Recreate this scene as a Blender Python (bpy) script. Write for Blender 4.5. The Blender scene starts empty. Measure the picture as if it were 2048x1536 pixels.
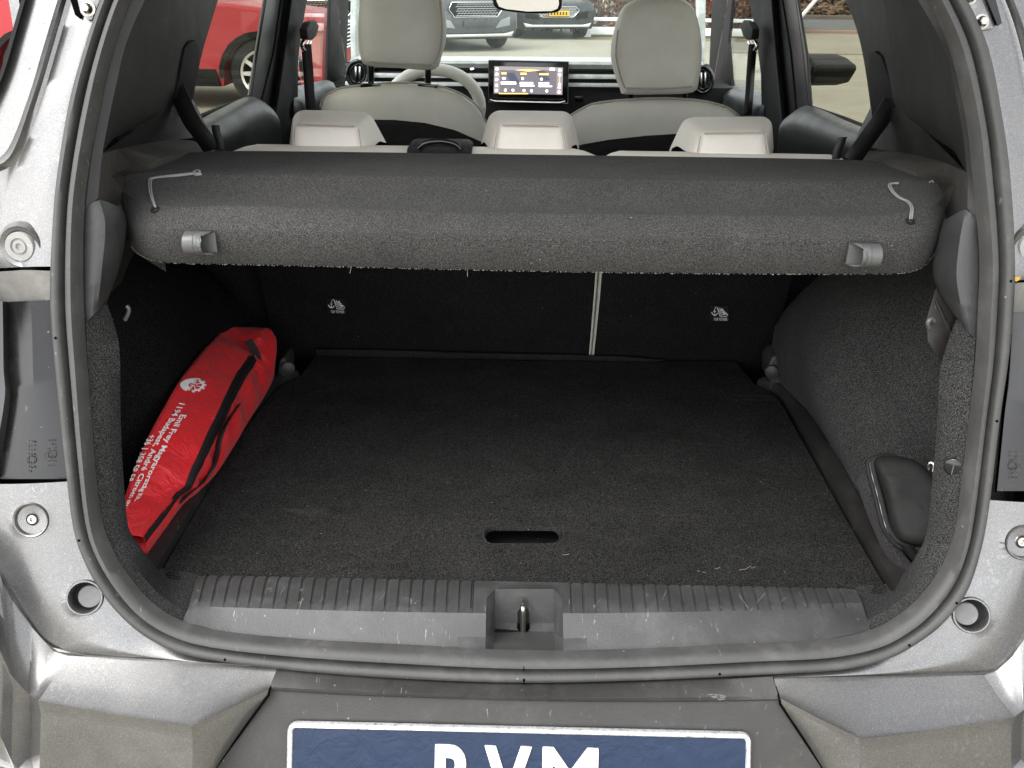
import bpy, bmesh, math, random
from mathutils import Vector, Matrix
random.seed(7)
S = bpy.context.scene
COL = S.collection
R = math.radians

# ------------------------------------------------------------------ camera, sky, sun, exposure
F_PX = 1800.0
PITCH, YAW, ROLL = R(24.7), 0.0150, 0.0122
CAM = Vector((0, 0, 1.44))
_fh = Vector((-math.sin(YAW), math.cos(YAW), 0)); _r0 = Vector((math.cos(YAW), math.sin(YAW), 0)); _z = Vector((0, 0, 1))
FWD = _fh * math.cos(PITCH) - _z * math.sin(PITCH)
_u0 = _fh * math.sin(PITCH) + _z * math.cos(PITCH)
RGT = _r0 * math.cos(ROLL) + _u0 * math.sin(ROLL)
UPV = _u0 * math.cos(ROLL) - _r0 * math.sin(ROLL)
cd = bpy.data.cameras.new('camera'); cam = bpy.data.objects.new('camera', cd); COL.objects.link(cam)
cd.sensor_width = 36; cd.lens = F_PX / 2048 * 36; cd.clip_start = 0.02; cd.clip_end = 600
m = Matrix.Identity(4)
for i in range(3):
    m[i][0], m[i][1], m[i][2], m[i][3] = RGT[i], UPV[i], -FWD[i], CAM[i]
cam.matrix_world = m
S.camera = cam

SUN_EL, SUN_AZ = R(54), R(230)       # behind the camera, a little to the left
W = bpy.data.worlds.new("World"); S.world = W; W.use_nodes = True
nt = W.node_tree; nt.nodes.clear()
sk = nt.nodes.new('ShaderNodeTexSky'); sk.sky_type = 'NISHITA'; sk.sun_disc = False
sk.sun_elevation = SUN_EL; sk.sun_rotation = SUN_AZ; sk.dust_density = 1.5; sk.air_density = 1.0
hs = nt.nodes.new('ShaderNodeHueSaturation'); hs.inputs['Saturation'].default_value = 0.12   # cloud cover
bg = nt.nodes.new('ShaderNodeBackground'); bg.inputs['Strength'].default_value = 0.15
wo = nt.nodes.new('ShaderNodeOutputWorld')
nt.links.new(sk.outputs[0], hs.inputs['Color']); nt.links.new(hs.outputs[0], bg.inputs['Color']); nt.links.new(bg.outputs[0], wo.inputs['Surface'])
sl = bpy.data.lights.new('sun', 'SUN'); sl.energy = .6; sl.angle = R(40); sl.color = (1, .985, .96)
so = bpy.data.objects.new('sun', sl); COL.objects.link(so)
sdir = Vector((math.sin(SUN_AZ) * math.cos(SUN_EL), math.cos(SUN_AZ) * math.cos(SUN_EL), math.sin(SUN_EL)))
so.rotation_euler = sdir.to_track_quat('Z', 'Y').to_euler()
S.view_settings.view_transform = 'Standard'; S.view_settings.look = 'None'
S.view_settings.exposure = 2.0; S.view_settings.gamma = 1

# ------------------------------------------------------------------ from photograph direction to a point in the place
def ray(px, py): return FWD + RGT * ((px - 1024) / F_PX) - UPV * ((py - 768) / F_PX)
def PX(px, py, X): d = ray(px, py); return CAM + d * ((X - CAM.x) / d.x)
def PY(px, py, Y): d = ray(px, py); return CAM + d * ((Y - CAM.y) / d.y)
def PZ(px, py, Z): d = ray(px, py); return CAM + d * ((Z - CAM.z) / d.z)
def PPL(px, py, Y0, k, Z0=.70):       # plane Y = Y0 + k (Z - Z0)
    d = ray(px, py); t = (Y0 + k * (CAM.z - Z0) - CAM.y) / (d.y - k * d.z); return CAM + d * t
OY, OK_ = .86, .36
def PP(px, py, off=0): return PPL(px, py, OY + off, OK_)          # the plane of the boot opening
def PB(px, py, off=0): return PPL(px, py, 1.75 + off, -.571)       # back of the rear seat
def proj(p):
    d = p - CAM; z = d.dot(FWD); return (1024 + F_PX * d.dot(RGT) / z, 768 - F_PX * d.dot(UPV) / z)

# ------------------------------------------------------------------ materials
MATS = {}
def N(nt, t, **kw):
    n = nt.nodes.new(t)
    for k, v in kw.items(): setattr(n, k, v)
    return n
def base_mat(name, col, rough=.6, metal=0, spec=.5, coat=0, sheen=0):
    m = bpy.data.materials.new(name); m.use_nodes = True
    b = m.node_tree.nodes['Principled BSDF']
    b.inputs['Base Color'].default_value = (*col, 1); b.inputs['Roughness'].default_value = rough
    b.inputs['Metallic'].default_value = metal; b.inputs['Specular IOR Level'].default_value = spec
    b.inputs['Coat Weight'].default_value = coat; b.inputs['Coat Roughness'].default_value = .06
    b.inputs['Sheen Weight'].default_value = sheen; b.inputs['Sheen Roughness'].default_value = .6
    MATS[name] = m
    return m, m.node_tree, b
def coords(nt): return N(nt, 'ShaderNodeTexCoord').outputs['Object']
def noise(nt, co, scale, detail=3, rough=.6, dist=0):
    n = N(nt, 'ShaderNodeTexNoise'); n.inputs['Scale'].default_value = scale; n.inputs['Detail'].default_value = detail
    n.inputs['Roughness'].default_value = rough; n.inputs['Distortion'].default_value = dist
    nt.links.new(co, n.inputs['Vector']); return n.outputs['Fac']
def ramp(nt, fac, stops):
    r = N(nt, 'ShaderNodeValToRGB'); e = r.color_ramp.elements
    while len(e) < len(stops): e.new(.5)
    for i, (p, c) in enumerate(stops):
        e[i].position = p; e[i].color = (*c, 1) if len(c) == 3 else c
    nt.links.new(fac, r.inputs['Fac']); return r.outputs['Color']
def mix(nt, fac, a, b, mode='MIX'):
    x = N(nt, 'ShaderNodeMix', data_type='RGBA', blend_type=mode)
    for s, v in ((0, fac), (6, a), (7, b)):
        if isinstance(v, (int, float)): x.inputs[s].default_value = v
        elif isinstance(v, tuple): x.inputs[s].default_value = (*v, 1)
        else: nt.links.new(v, x.inputs[s])
    return x.outputs[2]
def bump(nt, b, h, strength=.3, dist=.001):
    n = N(nt, 'ShaderNodeBump'); n.inputs['Strength'].default_value = strength; n.inputs['Distance'].default_value = dist
    nt.links.new(h, n.inputs['Height'])
    nt.links.new(n.outputs[0], b.inputs['Normal']); return n
g = lambda v: (v, v, v)

def carpet(name, dark, mid, light, scale=520, sheen=.3, bstr=.8, patch=.35, dusty=0):
    m, nt, b = base_mat(name, mid, 1, 0, .0, 0, sheen); co = coords(nt)
    n1 = noise(nt, co, scale, 2, .7); n2 = noise(nt, co, 9, 4, .65, .6)
    c = ramp(nt, n1, [(.36, dark), (.5, mid), (.66, light)])
    p = ramp(nt, n2, [(.3, g(1 - patch)), (.7, g(1 + patch * .0 + .0))])
    c = mix(nt, 1.0, c, p, 'MULTIPLY')
    # lint
    v = N(nt, 'ShaderNodeTexVoronoi'); v.inputs['Scale'].default_value = 26; nt.links.new(co, v.inputs['Vector'])
    lint = ramp(nt, v.outputs['Distance'], [(.0, g(1)), (.035, g(0))])
    c = mix(nt, lint, c, (.32, .31, .28))
    if dusty:
        s = N(nt, 'ShaderNodeMapping'); s.inputs['Scale'].default_value = (3, 16, 8); s.inputs['Rotation'].default_value = (0, 0, .25)
        nt.links.new(co, s.inputs['Vector'])
        n3 = noise(nt, s.outputs[0], 1.4, 6, .75, .4)
        d = ramp(nt, n3, [(.60, g(0)), (.78, g(dusty))])
        c = mix(nt, d, c, (.13, .115, .09))
    nt.links.new(c, b.inputs['Base Color'])
    bump(nt, b, n1, bstr, .0016)
    return m
carpet('carpet_floor', g(.009), (.0285, .0278, .0266), (.074, .0715, .067), 680, 0, 1.0, .3, .35)
carpet('carpet_shelf', (.023, .0225, .0217), (.056, .0546, .052), (.115, .112, .106), 720, .05, 1.0, .2)
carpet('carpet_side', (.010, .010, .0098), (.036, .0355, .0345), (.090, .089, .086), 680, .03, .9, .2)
carpet('carpet_black', g(.006), g(.015), g(.034), 600, .0, .4, .2)

def plastic(name, col, rough=.5, grain=900, bstr=.25, wear=.0, spec=.5):
    m, nt, b = base_mat(name, col, rough, 0, spec); co = coords(nt)
    v = N(nt, 'ShaderNodeTexVoronoi'); v.inputs['Scale'].default_value = grain; nt.links.new(co, v.inputs['Vector'])
    bump(nt, b, v.outputs['Distance'], bstr, .0006)
    n = noise(nt, co, 14, 6, .75, .3); hi = tuple(min(1, c * 1.6 + .01) for c in col); lo = tuple(c * .75 for c in col)
    c = ramp(nt, n, [(.3, lo), (.52, col), (.78, hi)])
    if wear:
        s = N(nt, 'ShaderNodeMapping'); s.inputs['Scale'].default_value = (40, 9, 9); s.inputs['Rotation'].default_value = (.2, .1, .5); nt.links.new(co, s.inputs['Vector'])
        n2 = noise(nt, s.outputs[0], 3, 4, .7, 1.2)
        d = ramp(nt, n2, [(.66, g(0)), (.72, g(wear))])
        c = mix(nt, d, c, (.32, .31, .29))
        v2 = N(nt, 'ShaderNodeTexVoronoi'); v2.inputs['Scale'].default_value = 34; nt.links.new(co, v2.inputs['Vector'])
        l2 = ramp(nt, v2.outputs['Distance'], [(.0, g(.8)), (.05, g(0))]); c = mix(nt, l2, c, (.4, .39, .36))
    nt.links.new(c, b.inputs['Base Color'])
    r = ramp(nt, n, [(.3, g(max(0, rough - .08))), (.75, g(min(1, rough + .12)))]); nt.links.new(r, b.inputs['Roughness'])
    return m
plastic('plastic_sill', (.050, .050, .049), .48, 700, .35, .8)
plastic('plastic_trim', (.012, .0117, .0112), .55, 800, .35)
plastic('plastic_bracket', (.032, .032, .032), .5, 800, .35)
plastic('plastic_rail', (.020, .0192, .0185), .36, 700, .15, .5)
plastic('plastic_dusty', (.036, .032, .026), .8, 160, .7, .6)
plastic('plastic_bumper', (.034, .0325, .030), .55, 500, .25, .8)
plastic('plastic_lamp', (.009, .0083, .0086), .24, 600, .05, .7)
plastic('plastic_door', (.028, .031, .033), .42, 900, .2)
plastic('black_trim', (.006, .006, .006), .65, 900, .15, 0, .25)
plastic('grey_frame', (.055, .058, .060), .4, 900, .1)
plastic('clip_grey', (.10, .10, .097), .38, 700, .1)
plastic('pocket_brown', (.011, .0085, .0075), .5, 600, .1, .5)
plastic('rubber', (.050, .049, .046), .55, 260, .22, .35)
plastic('gloss_black', (.006, .006, .006), .12, 900, .0)
plastic('dash_pale', (.62, .66, .64), .4, 900, .1)
plastic('grey_tape', (.12, .12, .118), .7, 900, .2)

def leather(name, col):
    m, nt, b = base_mat(name, col, .48, 0, .4); co = coords(nt)
    v = N(nt, 'ShaderNodeTexVoronoi'); v.inputs['Scale'].default_value = 480; nt.links.new(co, v.inputs['Vector'])
    n = noise(nt, co, 30, 4, .6)
    h = mix(nt, .25, v.outputs['Distance'], n)
    bump(nt, b, h, .12, .001)
    c = ramp(nt, noise(nt, co, 11, 5, .65), [(.3, tuple(c * .88 for c in col)), (.7, col)])
    nt.links.new(c, b.inputs['Base Color'])
leather('leather_pale', (.76, .715, .64)); leather('leather_grey', (.74, .73, .66)); leather('leather_seam', (.42, .39, .34))

def paint(name, col, metal=.55, rough=.34, dirt=.25, spots=.22, coat=.7):
    m, nt, b = base_mat(name, col, rough, metal, .5, coat); co = coords(nt)
    fl = noise(nt, co, 820, 2, .7)
    c = ramp(nt, fl, [(.32, tuple(x * .74 for x in col)), (.55, col), (.74, tuple(min(1, x * 1.7) for x in col))])
    n = noise(nt, co, 7, 7, .72, .5)
    d = ramp(nt, n, [(.45, g(0)), (.8, g(dirt))]); c = mix(nt, d, c, (.30, .28, .24))
    dn = N(nt, 'ShaderNodeTexNoise'); dn.inputs['Scale'].default_value = 70; dn.inputs['Detail'].default_value = 3; nt.links.new(co, dn.inputs['Vector'])
    dco = mix(nt, .022, co, dn.outputs['Color'], 'ADD')
    v = N(nt, 'ShaderNodeTexVoronoi'); v.inputs['Scale'].default_value = 88; v.inputs['Randomness'].default_value = 1; nt.links.new(dco, v.inputs['Vector'])
    ring = ramp(nt, v.outputs['Distance'], [(.16, g(spots * .25)), (.24, g(spots * .8)), (.30, g(0))])
    gate = ramp(nt, noise(nt, co, 11, 3, .6), [(.52, g(0)), (.62, g(1))])
    sp = mix(nt, 1.0, ring, gate, 'MULTIPLY')
    v3 = N(nt, 'ShaderNodeTexVoronoi'); v3.inputs['Scale'].default_value = 110; nt.links.new(co, v3.inputs['Vector'])
    pt = ramp(nt, v3.outputs['Distance'], [(0, g(.45)), (.06, g(0))]); sp = mix(nt, 1.0, sp, pt, 'ADD')
    c = mix(nt, sp, c, (.55, .54, .5))
    nt.links.new(c, b.inputs['Base Color'])
    rr = ramp(nt, n, [(.35, g(rough - .06)), (.8, g(rough + .18))]); nt.links.new(rr, b.inputs['Roughness'])
    cr = ramp(nt, n, [(.35, g(.05)), (.8, g(.3))]); nt.links.new(cr, b.inputs['Coat Roughness'])
    bump(nt, b, sp, .05, .0004)
paint('paint_grey', (.165, .163, .161), .8, .30); paint('paint_red', (.34, .005, .010), .0, .4, .03, .0, .12)
paint('paint_dark', (.030, .034, .038), .3, .3, .08, .0); paint('paint_bronze', (.06, .065, .07), .4, .3, .08, 0)
base_mat('tyre', g(.012), .8); base_mat('chrome', g(.75), .15, 1); base_mat('steel', (.45, .42, .38), .3, 1)
base_mat('white_paint', g(.8), .4); base_mat('yellow_plate', (.85, .50, .02), .4); base_mat('plate_black', g(.02), .5)
base_mat('print_white', (.82, .80, .79), .6); base_mat('tag_black', g(.014), .5); base_mat('fray', (.25, .24, .22), 1)
base_mat('void', g(.003), 1, 0, 0); base_mat('cord', (.26, .26, .25), .7); base_mat('lens', (.006, .005, .006), .06, 0, .6, 1)
base_mat('belt', g(.010), .6); base_mat('lamp_lens', (.35, .38, .4), .15, .3); base_mat('asphalt', (.10, .105, .11), .9)
base_mat('alu', (.80, .80, .79), .28, 1); base_mat('orange_bit', (.65, .36, .06), .7)

def cloth_red():
    m, nt, b = base_mat('red_nylon', (.68, .010, .016), .36, 0, .5, 0, .1); co = coords(nt)
    n1 = noise(nt, co, 16, 5, .6, 1.6); n2 = noise(nt, co, 48, 3, .6, .9); w = noise(nt, co, 1100, 1)
    h = mix(nt, .3, n1, n2); h = mix(nt, .04, h, w)
    bump(nt, b, h, .9, .012)
cloth_red()
def pouch():
    m, nt, b = base_mat('pouch_cloth', (.012, .0115, .011), .68, 0, .25); co = coords(nt)
    bump(nt, b, noise(nt, co, 17, 3, .5, .6), .6, .010)
    m, nt, b = base_mat('velour', (.05, .045, .05), 1, 0, .1, 0, .05); co = coords(nt)
    n = noise(nt, co, 650, 2); nt.links.new(ramp(nt, n, [(.35, (.005, .0045, .005)), (.68, (.050, .046, .049))]), b.inputs['Base Color']); bump(nt, b, n, .8, .002)
    m, nt, b = base_mat('zip', (.09, .085, .075), .35, .3); co = coords(nt)
    w = N(nt, 'ShaderNodeTexWave'); w.inputs['Scale'].default_value = 90; nt.links.new(co, w.inputs['Vector'])
    nt.links.new(ramp(nt, w.outputs['Fac'], [(.3, g(.02)), (.7, g(.16))]), b.inputs['Base Color'])
    m, nt, b = base_mat('zip_black', (.012, .012, .012), .4); co = coords(nt)
    w = N(nt, 'ShaderNodeTexWave'); w.inputs['Scale'].default_value = 80; nt.links.new(co, w.inputs['Vector']); bump(nt, b, w.outputs['Fac'], .6, .001)
pouch()
def plate_mat():
    m, nt, b = base_mat('plate_blue', (.005, .016, .046), .3, 0, .3, .12); co = coords(nt)
    n = noise(nt, co, 26, 4, .6, .8); bump(nt, b, n, .35, .004)
    c = ramp(nt, noise(nt, co, 40, 6, .8), [(.3, (.004, .014, .040)), (.62, (.006, .018, .050)), (.8, (.022, .036, .08))])
    nt.links.new(c, b.inputs['Base Color'])
    m, nt, b = base_mat('plate_letter', g(.80), .3, 0, .5, .3)
    m, nt, b = base_mat('plate_rim', g(.75), .3, .6); co = coords(nt)
    c = ramp(nt, noise(nt, co, 160, 5, .8), [(.32, (.05, .08, .14)), (.42, g(.6)), (.6, g(.85))]); nt.links.new(c, b.inputs['Base Color'])
plate_mat()
plastic('dash_top', (.33, .35, .34), .34, 900, .08)  # dark plastic made paler; its low-angle reflection is put into the colour
base_mat('headliner', (.68, .67, .63), .9); base_mat('mirror', g(.85), .02, 1)
def glass(name, tint, refl=1.0):
    m = bpy.data.materials.new(name); m.use_nodes = True; nt = m.node_tree; nt.nodes.clear()
    o = N(nt, 'ShaderNodeOutputMaterial'); t = N(nt, 'ShaderNodeBsdfTransparent'); t.inputs[0].default_value = (*tint, 1)
    gl = N(nt, 'ShaderNodeBsdfGlossy'); gl.inputs['Roughness'].default_value = .02
    lw = N(nt, 'ShaderNodeLayerWeight'); lw.inputs['Blend'].default_value = .5
    pw = N(nt, 'ShaderNodeMath', operation='POWER'); pw.inputs[1].default_value = 5; nt.links.new(lw.outputs['Facing'], pw.inputs[0])
    fr = N(nt, 'ShaderNodeMath', operation='MULTIPLY_ADD'); fr.inputs[1].default_value = .9; fr.inputs[2].default_value = .045; nt.links.new(pw.outputs[0], fr.inputs[0])
    mx = N(nt, 'ShaderNodeMixShader')
    mu = N(nt, 'ShaderNodeMath', operation='MULTIPLY'); mu.inputs[1].default_value = refl; nt.links.new(fr.outputs[0], mu.inputs[0])
    nt.links.new(mu.outputs[0], mx.inputs[0]); nt.links.new(t.outputs[0], mx.inputs[1]); nt.links.new(gl.outputs[0], mx.inputs[2])
    nt.links.new(mx.outputs[0], o.inputs['Surface']); MATS[name] = m
glass('glass_clear', (.93, .96, .94)); glass('glass_tint', (.70, .70, .65), .10)
def emit(name, col, s):
    m, nt, b = base_mat(name, col, .3); b.inputs['Emission Color'].default_value = (*col, 1); b.inputs['Emission Strength'].default_value = s
emit('screen_bg', (.10, .09, .105), .55); emit('screen_white', (1, .95, .98), .9); emit('screen_orange', (.95, .55, .12), .7); emit('screen_bar', (.19, .165, .175), .55)
emit('screen_dark', (.05, .055, .085), .5); emit('gauge_red', (.35, .0, .02), .25)
def paving():
    m, nt, b = base_mat('paving', (.30, .28, .22), .9); co = coords(nt)
    br = N(nt, 'ShaderNodeTexBrick'); nt.links.new(co, br.inputs['Vector']); br.inputs['Scale'].default_value = 4.5
    br.inputs['Color1'].default_value = (.35, .325, .255, 1); br.inputs['Color2'].default_value = (.29, .27, .21, 1); br.inputs['Mortar'].default_value = (.2, .19, .15, 1)
    br.inputs['Mortar Size'].default_value = .02
    p = ramp(nt, noise(nt, co, .5, 6, .7, .5), [(.3, g(.75)), (.7, g(1.0))])
    nt.links.new(mix(nt, 1.0, br.outputs['Color'], p, 'MULTIPLY'), b.inputs['Base Color'])
    m, nt, b = base_mat('mulch', (.12, .07, .04), 1); co = coords(nt)
    nt.links.new(ramp(nt, noise(nt, co, 7, 5, .8), [(.3, (.03, .018, .012)), (.5, (.11, .07, .04)), (.72, (.30, .21, .13))]), b.inputs['Base Color'])
    m, nt, b = base_mat('hedge_leaf', (.30, .17, .09), .8); co = coords(nt)
    nt.links.new(ramp(nt, noise(nt, co, 4, 4, .8), [(.3, (.10, .06, .035)), (.5, (.26, .14, .08)), (.7, (.42, .27, .16))]), b.inputs['Base Color'])
    base_mat('stone_red', (.30, .20, .155), .9); base_mat('stone_dark', (.13, .12, .10), .9); base_mat('verge', (.16, .14, .06), 1)
paving()
M = MATS

# ------------------------------------------------------------------ mesh helpers
def link(name, me, mat, parent=None, smooth=True, ang=35):
    o = bpy.data.objects.new(name, me); COL.objects.link(o)
    if mat: me.materials.append(M[mat])
    if smooth:
        me.polygons.foreach_set('use_smooth', [True] * len(me.polygons))
        me.set_sharp_from_angle(angle=R(ang))
    if parent is not None:
        o.parent = parent; o.matrix_parent_inverse = parent.matrix_world.inverted()
    return o
def tag(o, label=None, cat=None, group=None, kind=None):
    if label: o['label'] = label
    if cat: o['category'] = cat
    if group: o['group'] = group
    if kind: o['kind'] = kind
    return o
def empty(name, loc, label=None, cat=None, group=None, parent=None):
    o = bpy.data.objects.new(name, None); COL.objects.link(o); o.location = loc; o.empty_display_size = .05
    if parent is not None: o.parent = parent
    bpy.context.view_layer.update()
    return tag(o, label, cat, group)
def bm_done(bm, name, mat, parent=None, smooth=True, ang=35, recalc=True):
    if recalc: bmesh.ops.recalc_face_normals(bm, faces=bm.faces)
    me = bpy.data.meshes.new(name); bm.to_mesh(me); bm.free()
    return link(name, me, mat, parent, smooth, ang)
def cr(p0, p1, p2, p3, t):
    return .5 * ((2 * p1) + (p2 - p0) * t + (2 * p0 - 5 * p1 + 4 * p2 - p3) * t * t + (3 * p1 - p0 - 3 * p2 + p3) * t ** 3)
def spline(pts, per=6, closed=False):
    out = []; n = len(pts)
    for i in range(n if closed else n - 1):
        if closed: a, b, c, d = pts[i - 1], pts[i], pts[(i + 1) % n], pts[(i + 2) % n]
        else: a, b, c, d = pts[max(i - 1, 0)], pts[i], pts[i + 1], pts[min(i + 2, n - 1)]
        for k in range(per): out.append(cr(a, b, c, d, k / per))
    if not closed: out.append(pts[-1].copy())
    return out
def resample(pts, n):
    L = [0]
    for a, b in zip(pts, pts[1:]): L.append(L[-1] + (b - a).length)
    out = []; j = 0
    for i in range(n):
        s = L[-1] * i / (n - 1)
        while j < len(L) - 2 and L[j + 1] < s: j += 1
        f = 0 if L[j + 1] == L[j] else (s - L[j]) / (L[j + 1] - L[j])
        out.append(pts[j].lerp(pts[j + 1], min(1, f)))
    return out
def grid(name, rows, mat, parent=None, closed_u=False, closed_v=False, thick=0, smooth=True, ang=35, subd=0):
    bm = bmesh.new(); vs = [[bm.verts.new(p) for p in r] for r in rows]; nr = len(rows); nc = len(rows[0])
    for i in range(nr if closed_v else nr - 1):
        for j in range(nc if closed_u else nc - 1):
            q = [vs[i][j], vs[i][(j + 1) % nc], vs[(i + 1) % nr][(j + 1) % nc], vs[(i + 1) % nr][j]]
            try: bm.faces.new(q)
            except ValueError: pass
    o = bm_done(bm, name, mat, parent, smooth, ang)
    if thick:
        md = o.modifiers.new('thick', 'SOLIDIFY'); md.thickness = thick; md.offset = 0
    if subd:
        md = o.modifiers.new('sub', 'SUBSURF'); md.levels = md.render_levels = subd
    return o
def loft(name, rows, mat, parent=None, n=30, smooth_rows=0, **kw):
    rows = [resample(spline(r, 6) if len(r) > 2 else r, n) for r in rows]
    if smooth_rows:
        cols = [spline([r[j] for r in rows], smooth_rows) for j in range(n)]
        rows = [[c[i] for c in cols] for i in range(len(cols[0]))]
    return grid(name, rows, mat, parent, **kw)
def tube_bm(bm, pts, rad, seg=8, cap=True):
    rings = []; prev = None
    for i, p in enumerate(pts):
        t = (pts[min(i + 1, len(pts) - 1)] - pts[max(i - 1, 0)]).normalized()
        if prev is None:
            a = Vector((0, 0, 1)) if abs(t.z) < .9 else Vector((1, 0, 0)); n = t.cross(a).normalized()
        else: n = (prev - t * prev.dot(t)).normalized()
        prev = n; b = t.cross(n); r = rad[i] if isinstance(rad, (list, tuple)) else rad
        rings.append([bm.verts.new(p + (n * math.cos(2 * math.pi * k / seg) + b * math.sin(2 * math.pi * k / seg)) * r) for k in range(seg)])
    for a, b in zip(rings, rings[1:]):
        for k in range(seg): bm.faces.new((a[k], a[(k + 1) % seg], b[(k + 1) % seg], b[k]))
    if cap: bm.faces.new(rings[0]); bm.faces.new(rings[-1])
def tube(name, pts, rad, mat, parent=None, seg=8, sm=0):
    if sm: pts = spline(pts, sm)
    bm = bmesh.new(); tube_bm(bm, pts, rad, seg); return bm_done(bm, name, mat, parent, True, 60)
def prism_bm(bm, poly, vec):
    a = [bm.verts.new(p) for p in poly]; b = [bm.verts.new(p + vec) for p in poly]; n = len(poly)
    bm.faces.new(a); bm.faces.new(list(reversed(b)))
    for i in range(n): bm.faces.new((a[i], b[i], b[(i + 1) % n], a[(i + 1) % n]))
def prism(name, poly, vec, mat, parent=None, bev=0, seg=2, ang=35):
    bm = bmesh.new(); prism_bm(bm, poly, Vector(vec))
    bmesh.ops.recalc_face_normals(bm, faces=bm.faces)
    if bev: bmesh.ops.bevel(bm, geom=list(bm.edges), offset=bev, segments=seg, profile=.6, affect='EDGES', clamp_overlap=True)
    return bm_done(bm, name, mat, parent, True, ang)
def box_pts(c, s): 
    c = Vector(c); x, y, z = s[0] / 2, s[1] / 2, s[2] / 2
    return [c + Vector(v) for v in ((-x, -y, -z), (x, -y, -z), (x, y, -z), (-x, y, -z))], Vector((0, 0, s[2]))
def box(name, c, s, mat, parent=None, bev=.003, seg=2):
    p, v = box_pts(c, s); return prism(name, p, v, mat, parent, bev, seg)
def hexa(name, near, far, mat, parent=None, bev=.01, seg=3):
    bm = bmesh.new(); a = [bm.verts.new(p) for p in near]; b = [bm.verts.new(p) for p in far]
    bm.faces.new(a); bm.faces.new(list(reversed(b)))
    for i in range(4): bm.faces.new((a[i], b[i], b[(i + 1) % 4], a[(i + 1) % 4]))
    bmesh.ops.recalc_face_normals(bm, faces=bm.faces)
    bmesh.ops.bevel(bm, geom=list(bm.edges), offset=bev, segments=seg, profile=.55, affect='EDGES', clamp_overlap=True)
    return bm_done(bm, name, mat, parent, True, 50)
def pillow(name, outline, front, back, mat, parent=None, rings=7, power=2.5, lump=0):
    """closed cushion: outline loop, bulging by the vectors front and back"""
    n = len(outline); c = sum(outline, Vector()) / n; front = Vector(front); back = Vector(back)
    rows = []
    for side in (back, front):
        rr = []
        for k in range(rings + 1):
            t = k / rings * .96; h = (1 - (1 - t) ** power) if t < 1 else 1
            rr.append([p.lerp(c, t * t * .9 + t * .1) + side * (1 - (1 - t) ** power) for p in outline])
        rows.append(rr)
    allr = list(reversed(rows[0])) + rows[1][1:]
    if lump:
        from mathutils import noise as mn
        for r in allr:
            for p in r: p += front.normalized() * (mn.noise(p * 22) * lump + mn.noise(Vector((p.x * 20, p.y * 20, p.z * 75))) * lump * .5)
    o = grid(name, allr, mat, parent, closed_u=True, ang=80)
    bm = bmesh.new(); bm.from_mesh(o.data); bmesh.ops.holes_fill(bm, edges=[e for e in bm.edges if e.is_boundary], sides=0)
    bmesh.ops.recalc_face_normals(bm, faces=bm.faces); bm.to_mesh(o.data); bm.free()
    o.data.polygons.foreach_set('use_smooth', [True] * len(o.data.polygons))
    return o
def disc_lathe(name, c, axis, prof, mat, parent=None, seg=28):
    """prof: list of (radius, height along axis)"""
    ax = Vector(axis).normalized(); a = Vector((0, 0, 1)) if abs(ax.z) < .9 else Vector((1, 0, 0)); u = ax.cross(a).normalized(); v = ax.cross(u)
    rows = [[Vector(c) + ax * h + (u * math.cos(2 * math.pi * k / seg) + v * math.sin(2 * math.pi * k / seg)) * max(r, 1e-5) for k in range(seg)] for r, h in prof]
    return grid(name, rows, mat, parent, closed_u=True, ang=40)
def text_mesh(body, size=1, offset=.0, res=3, extrude=0, align='LEFT', space=1):
    cu = bpy.data.curves.new('lettering', 'FONT'); cu.body = body; cu.size = size; cu.offset = offset; cu.resolution_u = res; cu.extrude = extrude; cu.align_x = align; cu.space_character = space
    o = bpy.data.objects.new('lettering', cu); COL.objects.link(o); bpy.context.view_layer.update()
    me = bpy.data.meshes.new_from_object(o.evaluated_get(bpy.context.evaluated_depsgraph_get())); bpy.data.objects.remove(o)
    return me
def map_text(name, me, fn, mat, parent):
    for v in me.vertices: v.co = fn(v.co)
    return link(name, me, mat, parent, False)
def patch(name, pts, mat, parent=None, lift=None): # flat n-gon
    bm = bmesh.new(); bm.faces.new([bm.verts.new(p) for p in pts]); return bm_done(bm, name, mat, parent, False)

# ================================================================== THE PLACE OUTSIDE
def sheet(name, x0, x1, y0, y1, z, mat, kind='structure'):
    o = patch(name, [Vector((x0, y0, z)), Vector((x1, y0, z)), Vector((x1, y1, z)), Vector((x0, y1, z))], mat); return tag(o, kind=kind)
sheet('ground', -250, 250, -250, 250, 0, 'paving')
o = sheet('road', 4.2, 120, 26.2, 34, .006, 'asphalt')
kb = box('kerb', (62, 26.0, .03), (116, .30, .08), 'stone_red', None, .01); tag(kb, kind='structure')
kb = box('kerb', (62, 34.15, .06), (116, .30, .14), 'stone_dark', None, .01); tag(kb, kind='structure')
dr = box('drainage_channel', (62, 19.0, .003), (116, .10, .012), 'stone_dark', None, .001); tag(dr, kind='structure')
bm = bmesh.new()
NX, NY = 90, 14; vs = [[bm.verts.new((3 + i * .6, 34.3 + j * .5, .05 + .09 * j + random.uniform(-.06, .09))) for i in range(NX)] for j in range(NY)]
for j in range(NY - 1):
    for i in range(NX - 1): bm.faces.new((vs[j][i], vs[j][i + 1], vs[j + 1][i + 1], vs[j + 1][i]))
for _ in range(5000):
    p = Vector((random.uniform(3.5, 22), 34.4 + random.random() ** 1.5 * 6, 0)); p.z = .07 + .18 * (p.y - 34.3) + .05
    a = random.uniform(0, 6.3); s = random.uniform(.05, .16); u = Vector((math.cos(a), math.sin(a), random.uniform(-.4, .6))) * s; v = Vector((-math.sin(a), math.cos(a), random.uniform(-.2, .9))) * s * .7
    bm.faces.new([bm.verts.new(p + q) for q in (-u, v, u, -v)])
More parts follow.
